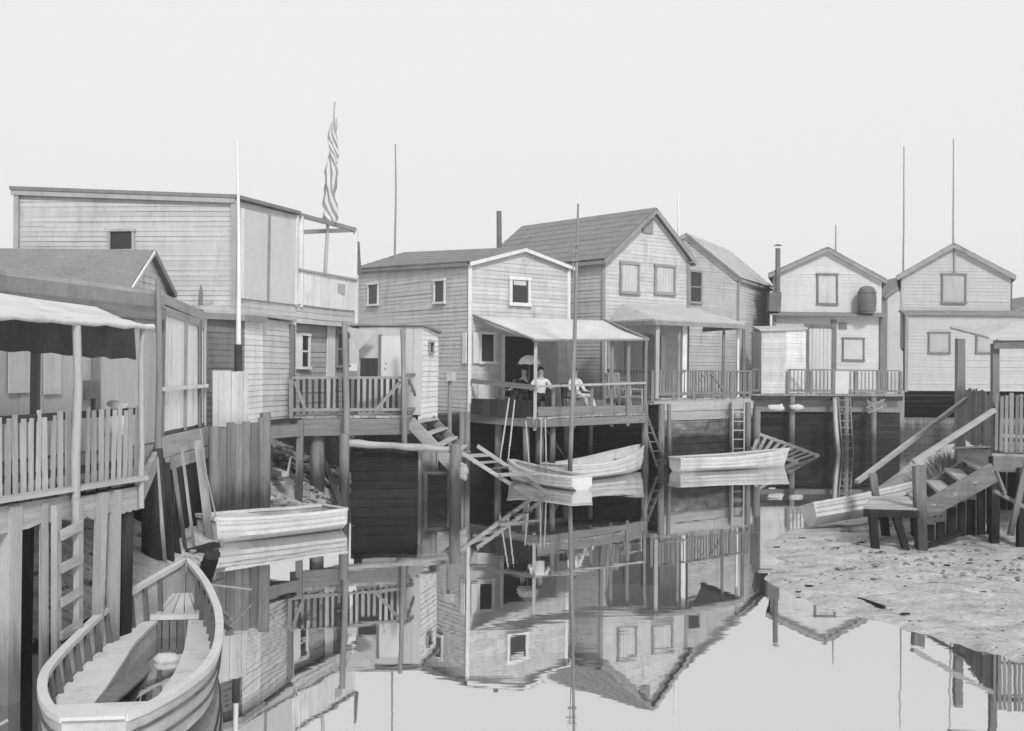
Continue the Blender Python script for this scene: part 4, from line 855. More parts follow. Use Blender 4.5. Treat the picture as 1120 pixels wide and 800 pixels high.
# piles, props and big dark pile below the board house
def plank_thing(p, q, w, d, mat, name, label, cat, group=None, jit=.006, up=(0, 0, 1)):
    return solo(MB().beam(p, q, w, d, jit=jit, up=up), name, mat, label, cat, tuple(V(p)), group)
pole(PZ(166, 222, -.6), PZ(165, 222, 1.75), .19, .17, 'pile', 'woodd', 'big dark pile beside the end of the near left pier', 'pile', bend=.02)
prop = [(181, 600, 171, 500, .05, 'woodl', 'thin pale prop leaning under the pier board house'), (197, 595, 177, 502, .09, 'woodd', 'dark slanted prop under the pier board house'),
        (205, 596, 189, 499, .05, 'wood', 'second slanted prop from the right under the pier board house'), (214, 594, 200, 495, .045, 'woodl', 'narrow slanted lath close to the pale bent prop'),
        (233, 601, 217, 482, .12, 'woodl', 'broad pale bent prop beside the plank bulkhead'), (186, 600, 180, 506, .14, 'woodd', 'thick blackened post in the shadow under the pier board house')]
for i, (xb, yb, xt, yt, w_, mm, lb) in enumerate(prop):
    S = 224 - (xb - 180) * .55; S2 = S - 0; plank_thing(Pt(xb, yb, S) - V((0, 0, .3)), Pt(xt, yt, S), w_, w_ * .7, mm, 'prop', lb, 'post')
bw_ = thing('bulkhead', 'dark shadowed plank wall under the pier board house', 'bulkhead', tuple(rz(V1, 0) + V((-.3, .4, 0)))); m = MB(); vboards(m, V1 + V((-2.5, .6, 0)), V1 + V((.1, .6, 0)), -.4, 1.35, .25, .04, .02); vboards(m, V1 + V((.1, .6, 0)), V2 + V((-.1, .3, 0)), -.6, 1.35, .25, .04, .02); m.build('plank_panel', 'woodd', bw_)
# ladder hanging on the pier
t48, t73 = onedge(48), onedge(72); qa, qb = edge_at(t48, 0) + nP * .14, edge_at(t73, 0) + nP * .14
lad = ladder('near wooden ladder on the left pier leading down to the mud', rz(qa, -.3), rz(qa, 1.7), rz(qb, -.3), rz(qb, 1.72), 0, .035, 'woodl', .04)
for i in range(6):
    z_ = 1.45 - i * .31; MB().beam(rz(qa, z_ - .02) + nP * .04, rz(qb, z_ + .03) + nP * .04, .03, .09, jit=.006).build('rung', 'woodl', lad)

# ================================================================ BOATS
def boat(name, label, stern, bow, beam, depth, rise, z0, tw=.6, bw=0., outm='boatw', inm='boatin', thwarts=(.35, .65), parts=(), flare=.72, ribs=0, rake=.12, full=.42, heel=0, gun='boatw', tc=.05, gw=.05, flip=False, trim=0, rmat=None):
    """stern, bow: ends of the centre line (plan); z0 = height of the keel; heel in radians; trim lifts the bow"""
    s = V((stern[0], stern[1], 0)); b = V((bow[0], bow[1], 0)); ax = b - s; L = ax.length; ax /= L; sd_ = V((ax.y, -ax.x, 0))
    root = thing(name, label, 'boat', (s.x, s.y, z0)); hb = beam / 2
    def half(t):
        k = tw + (1 - tw) * math.sin(min(t / full, 1) * math.pi / 2) ** .75 if t < full else bw + (1 - bw) * (max(0, 1 - ((t - full) / (1 - full)) ** 2.1)) ** .85
        return hb * k
    def sheer(t): return depth + rise * t ** 2.2 + rise * .25 * (1 - t) ** 2
    def keel(t): return (rise * .45 * max(0, t - .7) / .3) ** 1.3 + .04 * (1 - t)
    Q = Matrix.Rotation(heel, 3, ax) ; TR = Matrix.Rotation(-trim, 3, sd_) if trim else Matrix.Identity(3)
    def P(t, y, z): 
        x = L * t
        if t > .7: x += rake * L * ((t - .7) / .3) ** 2 * (z / (depth + rise)) - rake * L * .5 * ((t - .7) / .3) ** 2
        v = ax * x + sd_ * y + V((0, 0, z)); c = ax * (L / 2); v = TR @ (Q @ (v - c)) + c
        return s + v + V((0, 0, z0))
    nt_, prof = 30, [(1.0, 1.0), (.97, .78), (.92, .55), (.86, .34), (.5, .06), (0, 0)]
    def section(t, off):
        h = max(half(t) - off, .004); zt_, zk = sheer(t), keel(t) + off; out = []
        for f, g_ in prof:
            ff = f if f == 0 else 1 - (1 - f) * (1 / .5) * (1 - flare)
            if f == .5: ff = flare * .62
            if f == 0: ff = 0
            out.append((h * ff, zk + (zt_ - zk) * g_))
        return out
    def shell(off, t0=0., t1=1.):
        mb = MB(); vs = []; k = 2 * len(prof) - 1
        for i in range(nt_ + 1):
            t = t0 + (t1 - t0) * i / nt_; sec = section(t, off)
            row = [P(t, -y, z) for y, z in sec] + [P(t, y, z) for y, z in reversed(sec[:-1])]
            vs += row
        fs = [(i * k + j, i * k + j + 1, (i + 1) * k + j + 1, (i + 1) * k + j) for i in range(nt_) for j in range(k - 1)]
        return vs, fs, k
    vo, fo, k = shell(0); vi, fi, _ = shell(tc * .6, .012, .985); mb = MB(); mb.v = vo + vi; n0 = len(vo); mb.f = fo + [tuple(reversed([a + n0 for a in f])) for f in fi]
    mb.f.append(tuple(range(k))); mb.f.append(tuple(n0 + a for a in reversed(range(k))))
    if bw > 0: mb.f.append(tuple(nt_ * k + a for a in reversed(range(k)))); mb.f.append(tuple(n0 + nt_ * k + a for a in range(k)))
    for i in range(nt_):
        for j in (0, k - 1): a = i * k + j; mb.f.append((a, a + k, n0 + a + k, n0 + a))
    mb.f.append(tuple([0, n0, n0 + k - 1, k - 1]))
    hull = mb.build('hull', outm, root, True)
    hull.data.materials.append(MT[inm])
    for p in list(hull.data.polygons)[len(fo):len(fo) + len(fi)]: p.material_index = 1
    hull.data.polygons[len(fo) + len(fi) + 1].material_index = 1
    for sg_ in (-1, 1):
        m = MB(); vs_ = []; n_ = 30
        for i in range(n_ + 1):
            t = i / n_; h = half(t); z = sheer(t); 
            vs_ += [P(t, sg_ * (h + .015), z - .035), P(t, sg_ * (h + .015), z + .018), P(t, sg_ * max(h - gw, 0), z + .018), P(t, sg_ * max(h - gw, 0), z - .03)]
        m.add(vs_, [(4 * i + a, 4 * i + (a + 1) % 4, 4 * i + 4 + (a + 1) % 4, 4 * i + 4 + a) for i in range(n_) for a in range(4)] + [(0, 1, 2, 3), (4 * n_ + 3, 4 * n_ + 2, 4 * n_ + 1, 4 * n_)])
        m.build('gunwale', gun, root, True)
    m = MB(); h = half(0); m.prism([P(-.008, -h, sheer(0) + .02), P(-.008, h, sheer(0) + .02), P(.02, h, sheer(0) + .02), P(.02, -h, sheer(0) + .02)], (0, 0, -.025)); m.build('transom_cap', gun, root)
    if bw > 0:
        h = half(1); m = MB(); m.prism([P(.98, -h, sheer(1) + .02), P(.98, h, sheer(1) + .02), P(1.008, h, sheer(1) + .02), P(1.008, -h, sheer(1) + .02)], (0, 0, -.06)); m.build('bow_cap', gun, root)
    for t in thwarts:
        h = half(t) - .03; z = keel(t) + (sheer(t) - keel(t)) * .66; dt = .11 / L
        m = MB(); m.prism([P(t - dt, -h, z), P(t + dt, -h, z), P(t + dt, h, z), P(t - dt, h, z)], (0, 0, -.03)); m.build('thwart', gun, root)
    for i in range(ribs):
        t = .1 + .8 * i / max(1, ribs - 1)
        for sg_ in (-1, 1):
            sec = section(t, tc * .6 + .012); m = MB()
            pts = [P(t, sg_ * y, z - (.03 if q_ == 0 else 0)) for q_, (y, z) in enumerate(sec[:5])]
            for a, b_ in zip(pts, pts[1:]): m.beam(a, b_, .03, .035)
            m.build('rib', rmat or inm, root)
    for lv in (.80, .56):
        for sg_ in (-1, 1):
            m = MB(); pp = []
            for i in range(25):
                t = .01 + .97 * i / 24; sec = section(t, 0); a_, b_ = (sec[1], sec[1]) if lv > .7 else (sec[2], sec[2]); pp.append(P(t, sg_ * (a_[0] + .004), a_[1]))
            for a, b_ in zip(pp, pp[1:]): m.beam(a, b_, .022, .022)
            m.build('strake', 'boatg' if outm == 'boatw' else 'boatd', root)
    root['_L'] = L
    return root, P, half, sheer, keel
# near rowboat
nb, P, half, sheer, keel = boat('rowboat', 'large near rowboat with white benches moored beside the left pier', (-2.95, 7.79), (-3.86, 13.0), 1.36, .56, .26, -.14, tw=.32, thwarts=(), ribs=0, outm='boatg', inm='boatin', gun='bench', gw=.062, rake=.04, full=.33, flare=.82, tc=.05)
zb_ = .34
def inn(t, sg_):
    k = max(0, min(1, (t - .13) / .1)); k2 = max(0, min(1, (.84 - t) / .22))
    return (.17 + .08 * k2) if sg_ < 0 else (.14 + .13 * math.sin(math.pi * max(0, min(1, (t - .1) / .74))))
for sg_ in (-1, 1):
    m = MB(); N_ = 18; vs_ = []
    for i in range(N_ + 1):
        t = .12 + .72 * i / N_; h = half(t) * .95 - .04; inner = min(inn(t, sg_), h - .02)
        vs_ += [P(t, sg_ * h, zb_), P(t, sg_ * inner, zb_)]
    m.add(vs_ + [p - V((0, 0, .035)) for p in vs_], []); K = 2 * (N_ + 1)
    for i in range(N_):
        a = 2 * i; m.f += [(a, a + 2, a + 3, a + 1), (K + a, K + a + 1, K + a + 3, K + a + 2), (a + 1, a + 3, K + a + 3, K + a + 1), (a, K + a, K + a + 2, a + 2)]
    m.f += [(0, 1, K + 1, K), (2 * N_, K + 2 * N_, K + 2 * N_ + 1, 2 * N_ + 1)]
    m.build('side_bench', 'bench', nb)
    m = MB(); pp = [P(.18 + .64 * i / 14, sg_ * (inn(.18 + .64 * i / 14, sg_) + .02), .19) for i in range(15)]
    for a, b in zip(pp, pp[1:]): m.beam(a, b, .02, .23)
    m.build('bench_riser', 'boatin' if sg_ < 0 else 'boatd', nb)  # darker riser: shade of the footwell put into colour
    for i in range(13):
        t = .12 + i * .064; h = half(t) - .045
        MB().beam(P(t, sg_ * h * .92, .27), P(t, sg_ * h, sheer(t) - .03), .06, .03, up=(0, 0, 1)).build('rib', 'boatd', nb)
MB().beam(P(.835, -.26, zb_ + .03), P(.835, .26, zb_ + .03), .10, .05).build('thwart', 'bench', nb)
m = MB(); h = half(.0); vs_ = []
for i in range(7):
    t = .06 * i / 6; vs_ += [P(t, -(half(t) - .03), sheer(t) + .012), P(t, half(t) - .03, sheer(t) + .012)]
m.add(vs_ + [p - V((0, 0, .03)) for p in vs_], [(2 * i, 2 * i + 1, 2 * i + 3, 2 * i + 2) for i in range(6)] + [(14 + 2 * i, 16 + 2 * i, 17 + 2 * i, 15 + 2 * i) for i in range(6)] + [(12, 13, 27, 26)]); m.build('stern_deck', 'bench', nb)
m = MB()
for i in range(7): a = -.25 + i * .08; m.beam(P(.825, a, .05), P(.825, a, .34), .07, .02, up=(0, 1, 0))
m.build('bulkhead_boards', 'boatd', nb)
m = MB()
for i in range(7): y = -.32 + i * .09; m.prism([P(.05, y, .07), P(.05, y + .08, .07), P(.82, y + .08, .07), P(.82, y, .07)], (0, 0, -.02))
m.build('floor_boards', 'boatd', nb)  # shade in the footwell put into the dark board colour
m = MB(); 
for i in range(5): y0_ = -.36 + i * .15; m.prism([P(.86, y0_ * .95, .33), P(.86, y0_ * .95 + .13, .33), P(.95, (y0_ + .13) * .3, .5), P(.95, y0_ * .3, .5)], (0, 0, -.02))
m.build('bow_boards', 'boatin', nb)
m = MB(); m.prism([P(.16, -.12, .36), P(.19, -.24, .36), P(.40, -.26, .24), P(.66, -.12, .1), P(.60, -.05, .1), P(.38, -.10, .22)], (0, 0, .025)); solo(m, 'loose_plank', 'woodl', 'pale loose plank lying in the well of the large near rowboat', 'plank', tuple(P(.3, -.1, .2)))
m = MB(); m.lump(P(.64, .06, .16), .11, (1.3, 1.0, .5), rough=.2); solo(m, 'cloth_bundle', 'canvas', 'pale cloth bundle on the floor of the large near rowboat', 'bundle', tuple(P(.58, .06, .15)), smooth=True)
m = MB(); pts = [P(1.0, 0, .7), P(1.0, .1, .55), V((-3.5, 13.6, .25)), V((-3.35, 14.2, .1))]; m.tube(pts, .015, 6)
solo(m, 'mooring_line', 'rope', 'slack mooring line from the bow of the large near rowboat', 'rope', tuple(pts[0]), smooth=True)
m = MB(); m.tube([P(.02, -.6, .6), P(-.1, -1.4, .3), P(-.2, -2.6, .1)], .012, 6); solo(m, 'stern_line', 'rope', 'thin stern line from the large near rowboat to the mud', 'rope', tuple(P(.02, -.6, .6)))
# debris beside its bow
deb = [((196, 607, 205), (236, 596, 200), .14, 'woodd', 'dark broken beam end behind the near rowboat bow'), ((214, 632, 250), (244, 622, 245), .07, 'woodl', 'pale splintered board floating beside the near rowboat bow'), ((226, 655, 262), (252, 676, 275), .05, 'woodl', 'short pale stick floating right of the near rowboat')]
for (x0_, y0_, S0), (x1_, y1_, S1), w_, mm, lb in deb: plank_thing(Wt(x0_, y0_, .08), Wt(x1_, y1_, .08), w_, w_ * .6, mm, 'driftwood', lb, 'driftwood')
m = MB().beam(Wt(220, 640, .25), Wt(232, 608, .75), .16, .12, jit=.02); solo(m, 'stump', 'woodd', 'dark stump of a broken post at the near rowboat bow', 'stump', tuple(Wt(220, 640, .25)))

# white skiff, left
a, b = Wt(241, 597), Wt(382, 581); e, n, l = frame(a, b); of = -n * .48
sk, P, *_ = boat('skiff', 'white flat-sided skiff floating beside the debris shore', b + of, a + of, .96, .43, .06, -.05, tw=.86, bw=.72, thwarts=(.22, .55), full=.5, flare=.95, rake=.02, inm='boatin', gw=.05)
m = MB(); m.prism([P(.62, -.42, .43), P(.62, .42, .43), P(.99, .34, .47), P(.99, -.34, .47)], (0, 0, -.03)); m.build('fore_deck', 'boatw', sk)
# middle rowboat pair
def place(stern_px, bow_px): return Wt(*stern_px), Wt(*bow_px)
a, b = Wt(604, 527), Wt(703, 514.5)
boat('rowboat', 'white rowboat with upswept bow moored below the awning deck', a, b, 1.25, .42, .42, -.07, tw=.62, thwarts=(.3, .55, .8), ribs=9, rake=.05, flare=.8, inm='boatw', gw=.04)
a, b = Wt(637, 536.5), Wt(560, 525)
boat('skiff', 'grey flat-bottomed skiff tied across the foot of the gangway', a, b, .85, .36, .22, -.06, tw=.72, bw=.25, thwarts=(.3, .6), inm='boatin', outm='boatw', gun='boatw', rake=.04, full=.35, flare=.9)
a, b = Wt(738, 516), Wt(860, 510)
rb_, P, *_ = boat('rowboat', 'long white rowboat lying in front of the stained bulkhead', a, b, 1.05, .42, .2, -.06, tw=.55, thwarts=(.3, .6), ribs=9, rake=.06, flare=.8, inm='boatin')
# grey skiff on the mud, right
a, b = PZ(899, 183, 0), PZ(1013, 181, 0); e, n, l = frame(a, b); a, b = a - n * .5, b - n * .5
boat('skiff', 'grey skiff hauled up on the mud bank behind the small platform', a, b, .80, .42, .04, .26, tw=.95, bw=.7, thwarts=(.5,), outm='boatw', gun='boatw', inm='boatd', full=.4, flare=.9, heel=-.22, rake=.02, trim=-.19)

# ================================================================ low crib with rail log, stairs and gangway in the middle
c0, c1 = Pt(379, 485, 152), Pt(505, 493, 149); 
cr = thing('crib', 'low dark timber crib topped by one long pale log', 'crib', (c0.x, c0.y, 0))
MB().tube([c0.lerp(c1, i / 10) + V((0, 0, .012 * math.sin(i * 2.1))) for i in range(11)], [.075 + .008 * math.sin(i * 1.3) for i in range(11)], 9).build('log', 'woodl', cr, True)
m = MB(); hboards(m, PZ(384, 150, 0), PZ(457, 148.5, 0), -1.2, 1.22, .21, .07); m.build('plank_panel', 'cribd', cr)
m = MB(); vboards(m, PZ(458, 146.5, 0), PZ(478, 145.5, 0), .55, 1.2, .2, .05, .01, .02); m.build('plank_panel', 'wood', cr)
MB().beam(PZ(457, 147, .62), PZ(497, 146, .62), .1, .06, jit=.01).build('ledge', 'wood', cr)
for px, S, zt, w_ in ((376, 153, 1.55, .12), (497, 150, 1.3, .15), (380, 152, 1.4, .07), (458, 148, 1.25, .1), (465, 147, .6, .07)):
    p = PZ(px, S, 0); MB().tube([rz(p, -1.2), rz(p + V((R.uniform(-.04, .04), 0, 0)), zt)], [w_, w_ * .85], 9).build('post', 'wood', cr, True)
m = MB()
for z_, rr in ((515, .16), (520, .14), (512, .12)): m.lump(Pt(506, z_, 150), rr, (.8, .6, .9), rough=.3)
solo(m, 'rope_coil', 'rope', 'ragged pale rope bundle hung on the post beside the gangway', 'rope', tuple(Pt(506, 515, 150)), smooth=True)
# stairs down from the deck
st = thing('stairs', 'steep wooden stairs going down from the picket-railed deck', 'stairs', tuple(Pt(455, 456, 141)))
sa0, sa1 = Pt(449, 461, 144), Pt(498, 514, 146); sb0, sb1 = Pt(472, 457, 140), Pt(513, 497, 142)
MB().beam(sa0, sa1, .05, .26, jit=.01).build('stringer', 'woodl', st); MB().beam(sb0, sb1, .05, .16, jit=.01).build('stringer', 'wood', st)
for i in range(4):
    t = .1 + i * .25; q = sa0.lerp(sa1, t); q2 = sb0.lerp(sb1, t); MB().beam(q + V((0, 0, .1)), q2 + V((0, 0, .07)), .2, .04, jit=.008).build('tread', 'woodl', st)
gw_ = thing('gangway', 'long cleated gangway sloping down to the moored skiffs', 'gangway', tuple(Pt(510, 495, 142)))
ga0, ga1, gb0, gb1 = Pt(503, 494, 147), PZ(584, 143, -.02), Pt(522, 488, 142), PZ(603, 139, -.02)
for p_, q_ in ((ga0, ga1), (gb0, gb1)): MB().beam(p_, q_, .05, .09, jit=.008).build('stringer', 'woodl', gw_)
for xa, ya, xb, yb, w_, h_ in ((507, 499, 532, 498, .24, .06), (519, 507, 543, 505, .1, .04), (532, 514, 556, 511, .06, .03), (545, 520, 589, 517, .22, .05), (560, 530, 583, 527, .06, .03)):
    MB().beam(Pt(xa, ya, 145), Pt(xb, yb, 141), w_, h_, jit=.01).build('tread', 'woodl' if w_ > .09 else 'wood', gw_)
q = Pt(484, 466, 138); MB().beam(Pt(478, 476, 139), Pt(512, 490, 140), .05, .07).build('rail', 'wood', gw_)
# oars and loose poles against deck B
for i, (xt, yt, xb, yb, lb) in enumerate(((557, 436, 547, 503, 'left of the two oars leaning against the awning deck'), (563, 438, 556, 504, 'right of the two oars leaning against the awning deck'))):
    a, b = Pt(xt, yt, 126), Pt(xb, yb, 131); o = thing('oar', lb, 'oar', tuple(b)); MB().tube([a, a.lerp(b, .78)], [.018, .024], 8).build('shaft', 'woodl', o, True)
    MB().beam(a.lerp(b, .77), b, .12, .025, up=(1, 0, 0)).build('blade', 'woodl', o)
for xt, yt, xb, yb, lb in ((592, 456, 591, 514, 'thin upright stick among piles at the front of the awning deck'), (596, 458, 598, 512, 'thin leaning stick at the front of the awning deck'), (575, 460, 581, 520, 'slender pole standing left of the front awning deck corner')):
    pole(Pt(xb, yb, 126) - V((0, 0, .4)), Pt(xt, yt, 126), .022, .018, 'stick', 'woodl', lb, 'stick', bend=.005)
plank_thing(Pt(598, 470, 121), Pt(619, 503, 117), .05, .03, 'wood', 'brace', 'diagonal brace among the piles under the awning deck', 'brace')

# ================================================================ debris slope, left centre
def ground_z(x, y):
    p = (x, y); d = pdist(p, polyL); return hL(x, y, d) if inpoly(p, polyL) else -.1
m_lab = ['squared', 'split', 'short', 'warped', 'broken', 'narrow', 'bleached']
for i, (x0_, y0_, x1_, y1_, z_, w_, mm, lb) in enumerate(((291, 512, 312, 519, .75, .16, 'woodl', 'thick pale squared plank end sticking out of the debris slope'), (300, 503, 334, 506, .8, .08, 'wood', 'narrow board lying flat high on the debris slope'), (290, 536, 297, 553, .3, .07, 'woodl', 'small upright pale stick at the bottom of the debris slope'),
        (345, 516, 366, 534, .5, .06, 'woodl', 'pale lath lying diagonally on the right side of the debris slope'), (352, 498, 372, 552, .5, .12, 'wood', 'grey slanted timber at the right edge of the debris slope'), (318, 536, 336, 533, .3, .1, 'wood', 'short board lying across the middle of the debris slope'), (314, 520, 318, 500, .8, .04, 'woodl', 'thin stick standing in the debris slope'))):
    plank_thing(Wt(x0_, y0_, z_), Wt(x1_, y1_, z_ if abs(y0_ - y1_) < 10 else z_ + (.25 if y1_ < y0_ else -.2)), w_, w_ * .6, mm, 'driftwood', lb, 'driftwood')
bm_r = MB()
rr = random.Random(3)
for i in range(520):
    px, py = rr.uniform(286, 378), rr.uniform(488, 556); x_, y_ = Wt(px, py, .45)[:2]; z_ = ground_z(x_, y_)
    if z_ > -.05: bm_r.lump((x_, y_, z_ + .02), rr.uniform(.03, .13), (1, 1, .6), rough=.5)
for i in range(330):
    px, py = rr.uniform(-20, 232), rr.uniform(575, 690); x_, y_ = Wt(px, py, .2)[:2]; z_ = ground_z(x_, y_)
    if z_ > -.02: bm_r.lump((x_, y_, z_ + .01), rr.uniform(.015, .06), (1, 1, .6), rough=.4)
for i in range(300):
    u_ = rr.random(); px, py = 900 + 240 * u_, rr.uniform(570, 625); x_, y_ = Wt(px, py, .2)[:2]; d = pdist((x_, y_), polyR)
    if inpoly((x_, y_), polyR): bm_r.lump((x_, y_, hR(x_, y_, d) + .0), rr.uniform(.012, .045), (1, 1, .5), rough=.4)
rb = solo(bm_r, 'rubble', 'stone', 'loose muddy stones and rubbish scattered over the shores', 'rubble'); rb['kind'] = 'stuff'
wd = MB()
for i in range(420):
    px, py = rr.uniform(850, 1140), rr.uniform(585, 715) if i % 3 else rr.uniform(585, 640); x_, y_ = Wt(px, py, .1)[:2]; d = pdist((x_, y_), polyR)
    if inpoly((x_, y_), polyR):
        a_ = rr.uniform(-.5, .5); l_ = rr.uniform(.015, .045) if i % 14 else rr.uniform(.06, .14); wd.lump((x_, y_, hR(x_, y_, d) + .004), l_ * .5, (1, .35, .22), rough=.6)
sw = solo(wd, 'seaweed', 'woodd', 'dark strands of weed and wet litter on the mud bank', 'seaweed'); sw['kind'] = 'stuff'

# ================================================================ RIGHT LANDING: steps, rails, platform, fence, pavilion
sp = thing('steps', 'wooden steps climbing from the mud to the right fence', 'steps', tuple(Pt(1005, 575, 196)))
ra0, ra1 = Pt(1004, 562, 203), Pt(1088, 517, 199); rb0, rb1 = Pt(991, 549, 186), Pt(1066, 502, 180)
MB().beam(ra0, ra1, .06, .3, jit=.01).build('stringer', 'wood', sp); MB().beam(rb0, rb1, .06, .2, jit=.01).build('stringer', 'wood', sp)
for i in range(4):
    t = .12 + i * .27; MB().beam(ra0.lerp(ra1, t) + V((0, 0, .06)), rb0.lerp(rb1, t) + V((0, 0, .06)), .27, .045, jit=.01).build('tread', 'woodl', sp)
pf = thing('platform', 'low pale plank platform on dark splayed legs at the foot of the steps', 'platform', tuple(Pt(975, 575, 205)))
zz = Pt(975, 556, 205).z; a, b, c, d = PZ(944, 203, zz), PZ(1004, 204, zz), PZ(1006, 188, zz), PZ(952, 188, zz)
m = MB(); planks(m, a, b, c, d, .2, .05, .02); m.build('top', 'woodl', pf)
MB().beam(a - V((0, 0, .1)), b - V((0, 0, .1)), .06, .12).build('apron', 'woodd', pf)
for xt, yt, S1, xb, yb in ((953, 562, 203, 957, 595), (966, 560, 190, 971, 590), (978, 562, 203, 993, 600), (1000, 562, 190, 1003, 590)):
    MB().beam(Pt(xt, yt, S1), Pt(xb, yb, S1) - V((0, 0, .15)), .12, .1, jit=.008).build('leg', 'woodd', pf)
for xt, yt, xb, yb, S, w_, lb in ((1005, 509, 1008, 592, 203, .17, 'thick short post between the low platform and the steps'), (955, 518, 962, 550, 187, .12, 'short leaning post behind the low plank platform'), (1050, 370, 1050, 500, 165, .16, 'tall thick weathered post standing behind the long handrails')):
    plank_thing(Pt(xb, yb, S) - V((0, 0, .3)), Pt(xt, yt, S), w_, w_, 'wood', 'post', lb, 'post', jit=.012)
for x0_, y0_, x1_, y1_, Sa, Sb, lb in ((937, 527, 1057, 437, 184, 172, 'long pole handrail farther from the steps'), (999, 505, 1088, 449, 203, 198, 'shorter pole handrail above the steps')):
    plank_thing(Pt(x0_, y0_, Sa), Pt(x1_, y1_, Sb), .085, .07, 'woodl', 'handrail', lb, 'handrail', jit=.006)
# boxed landing and deck of the fence
ld = thing('landing', 'boxed plank landing and deck at the top of the right steps', 'landing', tuple(Pt(1088, 520, 196)))
zl2 = 1.62; a, b, c, d = PZ(1087, 198, zl2), PZ(1230, 203, zl2), PZ(1230, 165, zl2), PZ(1062, 168, zl2)
m = MB(); planks(m, a, b, c, d, .17, .05, .02); m.build('floor', 'wood_x', ld)
MB().beam(a - V((0, 0, .17)), b - V((0, 0, .17)), .08, .24, jit=.01).build('beam', 'wood', ld)
p0_, p1_ = Pt(1051, 492, 176), Pt(1088, 492, 196); m = MB(); vv = [p0_, p1_, p1_ - V((0, 0, .32)), p0_ - V((0, 0, .32))]; m.prism(vv, frame(p0_, p1_)[1] * .05); m.build('side_board', 'woodl', ld)
MB().beam(p0_ + V((0, 0, .03)), p1_ + V((0, 0, .03)), .3, .04, jit=.01).build('cap_board', 'woodl', ld)
for px, S, zt in ((1088, 197, 1.55), (1118, 200, 1.4), (1160, 203, 1.5)): p = PZ(px, S, 0); MB().beam(rz(p, .1), rz(p, zt), .13, .13, jit=.01).build('pile', 'woodd', ld)
fn = thing('picket_fence', 'close pale picket fence enclosing the right landing', 'fence', tuple(a))
m = MB(); vboards(m, PZ(1055, 168, 0), PZ(1086, 190, 0), 1.66, 2.62, .1, .022, .022, .05); m.build('picket_panel', 'wood', fn)
m = MB(); vboards(m, PZ(1088, 198, 0), PZ(1230, 203, 0), 1.66, 2.6, .075, .022, .022, .04); m.build('picket_panel', 'wood', fn)
for z_ in (1.85, 2.45): MB().beam(PZ(1088, 197, z_), PZ(1230, 202, z_), .04, .07).build('rail', 'wood', fn)
pvn = thing('pavilion', 'pale flat-topped shelter roof on a dark post at the right edge', 'shelter', tuple(PZ(1089, 196, 1.6)))
MB().beam(PZ(1089, 196, 1.55), Pt(1089, 376, 196), .11, .11).build('post', 'trim', pvn); MB().beam(PZ(1230, 200, 1.55), PZ(1230, 200, 3.4), .11, .11).build('post', 'trim', pvn)
ea, eb = Pt(1082, 371, 198), Pt(1240, 371, 203); ec, ed = eb + V((0, 2.4, .25)), ea + V((.3, 2.4, .25)); er0, er1 = ea + V((1.0, 1.2, .32)), eb + V((0, 1.2, .32))
m = MB(); m.prism([ea, eb, er1, er0], (0, 0, .04)); m.prism([ea, er0, ed], (0, 0, .04)); m.prism([ed, er0, er1, ec], (0, 0, .04)); m.build('roof', 'rooflight', pvn)
MB().beam(ea + V((.12, .08, -.09)), eb + V((0, .08, -.09)), .07, .14).build('eave_beam', 'trim', pvn)
MB().beam(Pt(1089, 384, 196), Pt(1097, 374, 197), .06, .06).build('brace', 'trim', pvn)
for x0_, y0_, x1_, y1_, S, w_, lb in ((1106, 585, 1124, 505, 208, .09, 'long slanting pale prop at the extreme right edge'), (1088, 537, 1124, 556, 205, .12, 'pale crosswise board below the right landing'), (1006, 600, 1054, 582, 0, .1, 'flat dark plank lying on the mud below the steps'), (1090, 515, 1100, 540, 206, .08, 'short strut under the right landing floor')):
    p, q = (Pt(x0_, y0_, S), Pt(x1_, y1_, S)) if S else (Wt(x0_, y0_, .12), Wt(x1_, y1_, .3)); plank_thing(p, q, w_, w_ * .5, 'woodd' if S == 0 else 'wood', 'timber', lb, 'timber')
# dark boards added to imitate the shade under the steps and landing
m = MB(); vboards(m, PZ(1012, 194, 0), PZ(1088, 191, 0), -.1, lambda t: .38 + t * .75, .2, .04, .05, .08); m2_ = MB(); vboards(m2_, PZ(1088, 183, 0), PZ(1230, 190, 0), -.1, 1.5, .22, .04, .03, .05); solo(m2_, 'shade_boards', 'woodd', 'dark boards added to imitate shade below the picket fence at the right edge', 'shade_boards', tuple(PZ(1100, 183, 0))); und = solo(m, 'shade_boards', 'woodd', 'dark broken boards added to imitate shade under the right landing', 'shade_boards', tuple(PZ(1050, 181, 0)))
# grass
gb_ = MB(); rg = random.Random(8)
for i in range(1500):
    px = rg.gauss(1034, 16); px = max(1000, min(1085, px)); S = rg.uniform(160, 178); base = PZ(px, S, .55 + .25 * (px - 1005) / 60)
    h = rg.uniform(.3, .85) * (1 - abs(px - 1034) / 75); a_ = rg.uniform(-.3, .3); tip = base + V((a_ + rg.uniform(-.1, .1), rg.uniform(-.15, .15), h)); mid = base.lerp(tip, .55) + V((-a_ * .25, 0, h * .1)); w_ = V((rg.uniform(.006, .011), 0, 0))
    gb_.add([base - w_, base + w_, mid + w_ * .8, mid - w_ * .8, tip], [(0, 1, 2, 3), (3, 2, 4)])
gr = solo(gb_, 'grass', 'grass', 'tall dry grass growing between the handrails and the right fence', 'grass'); gr['kind'] = 'stuff'
m = MB(); m.lump(PZ(1045, 172, .3), .55, (2.4, 1.1, .8), rough=.25); md = solo(m, 'hummock', 'earth', 'dark earth hummock under the tall grass beside the steps', 'mound', smooth=True); struct(md)
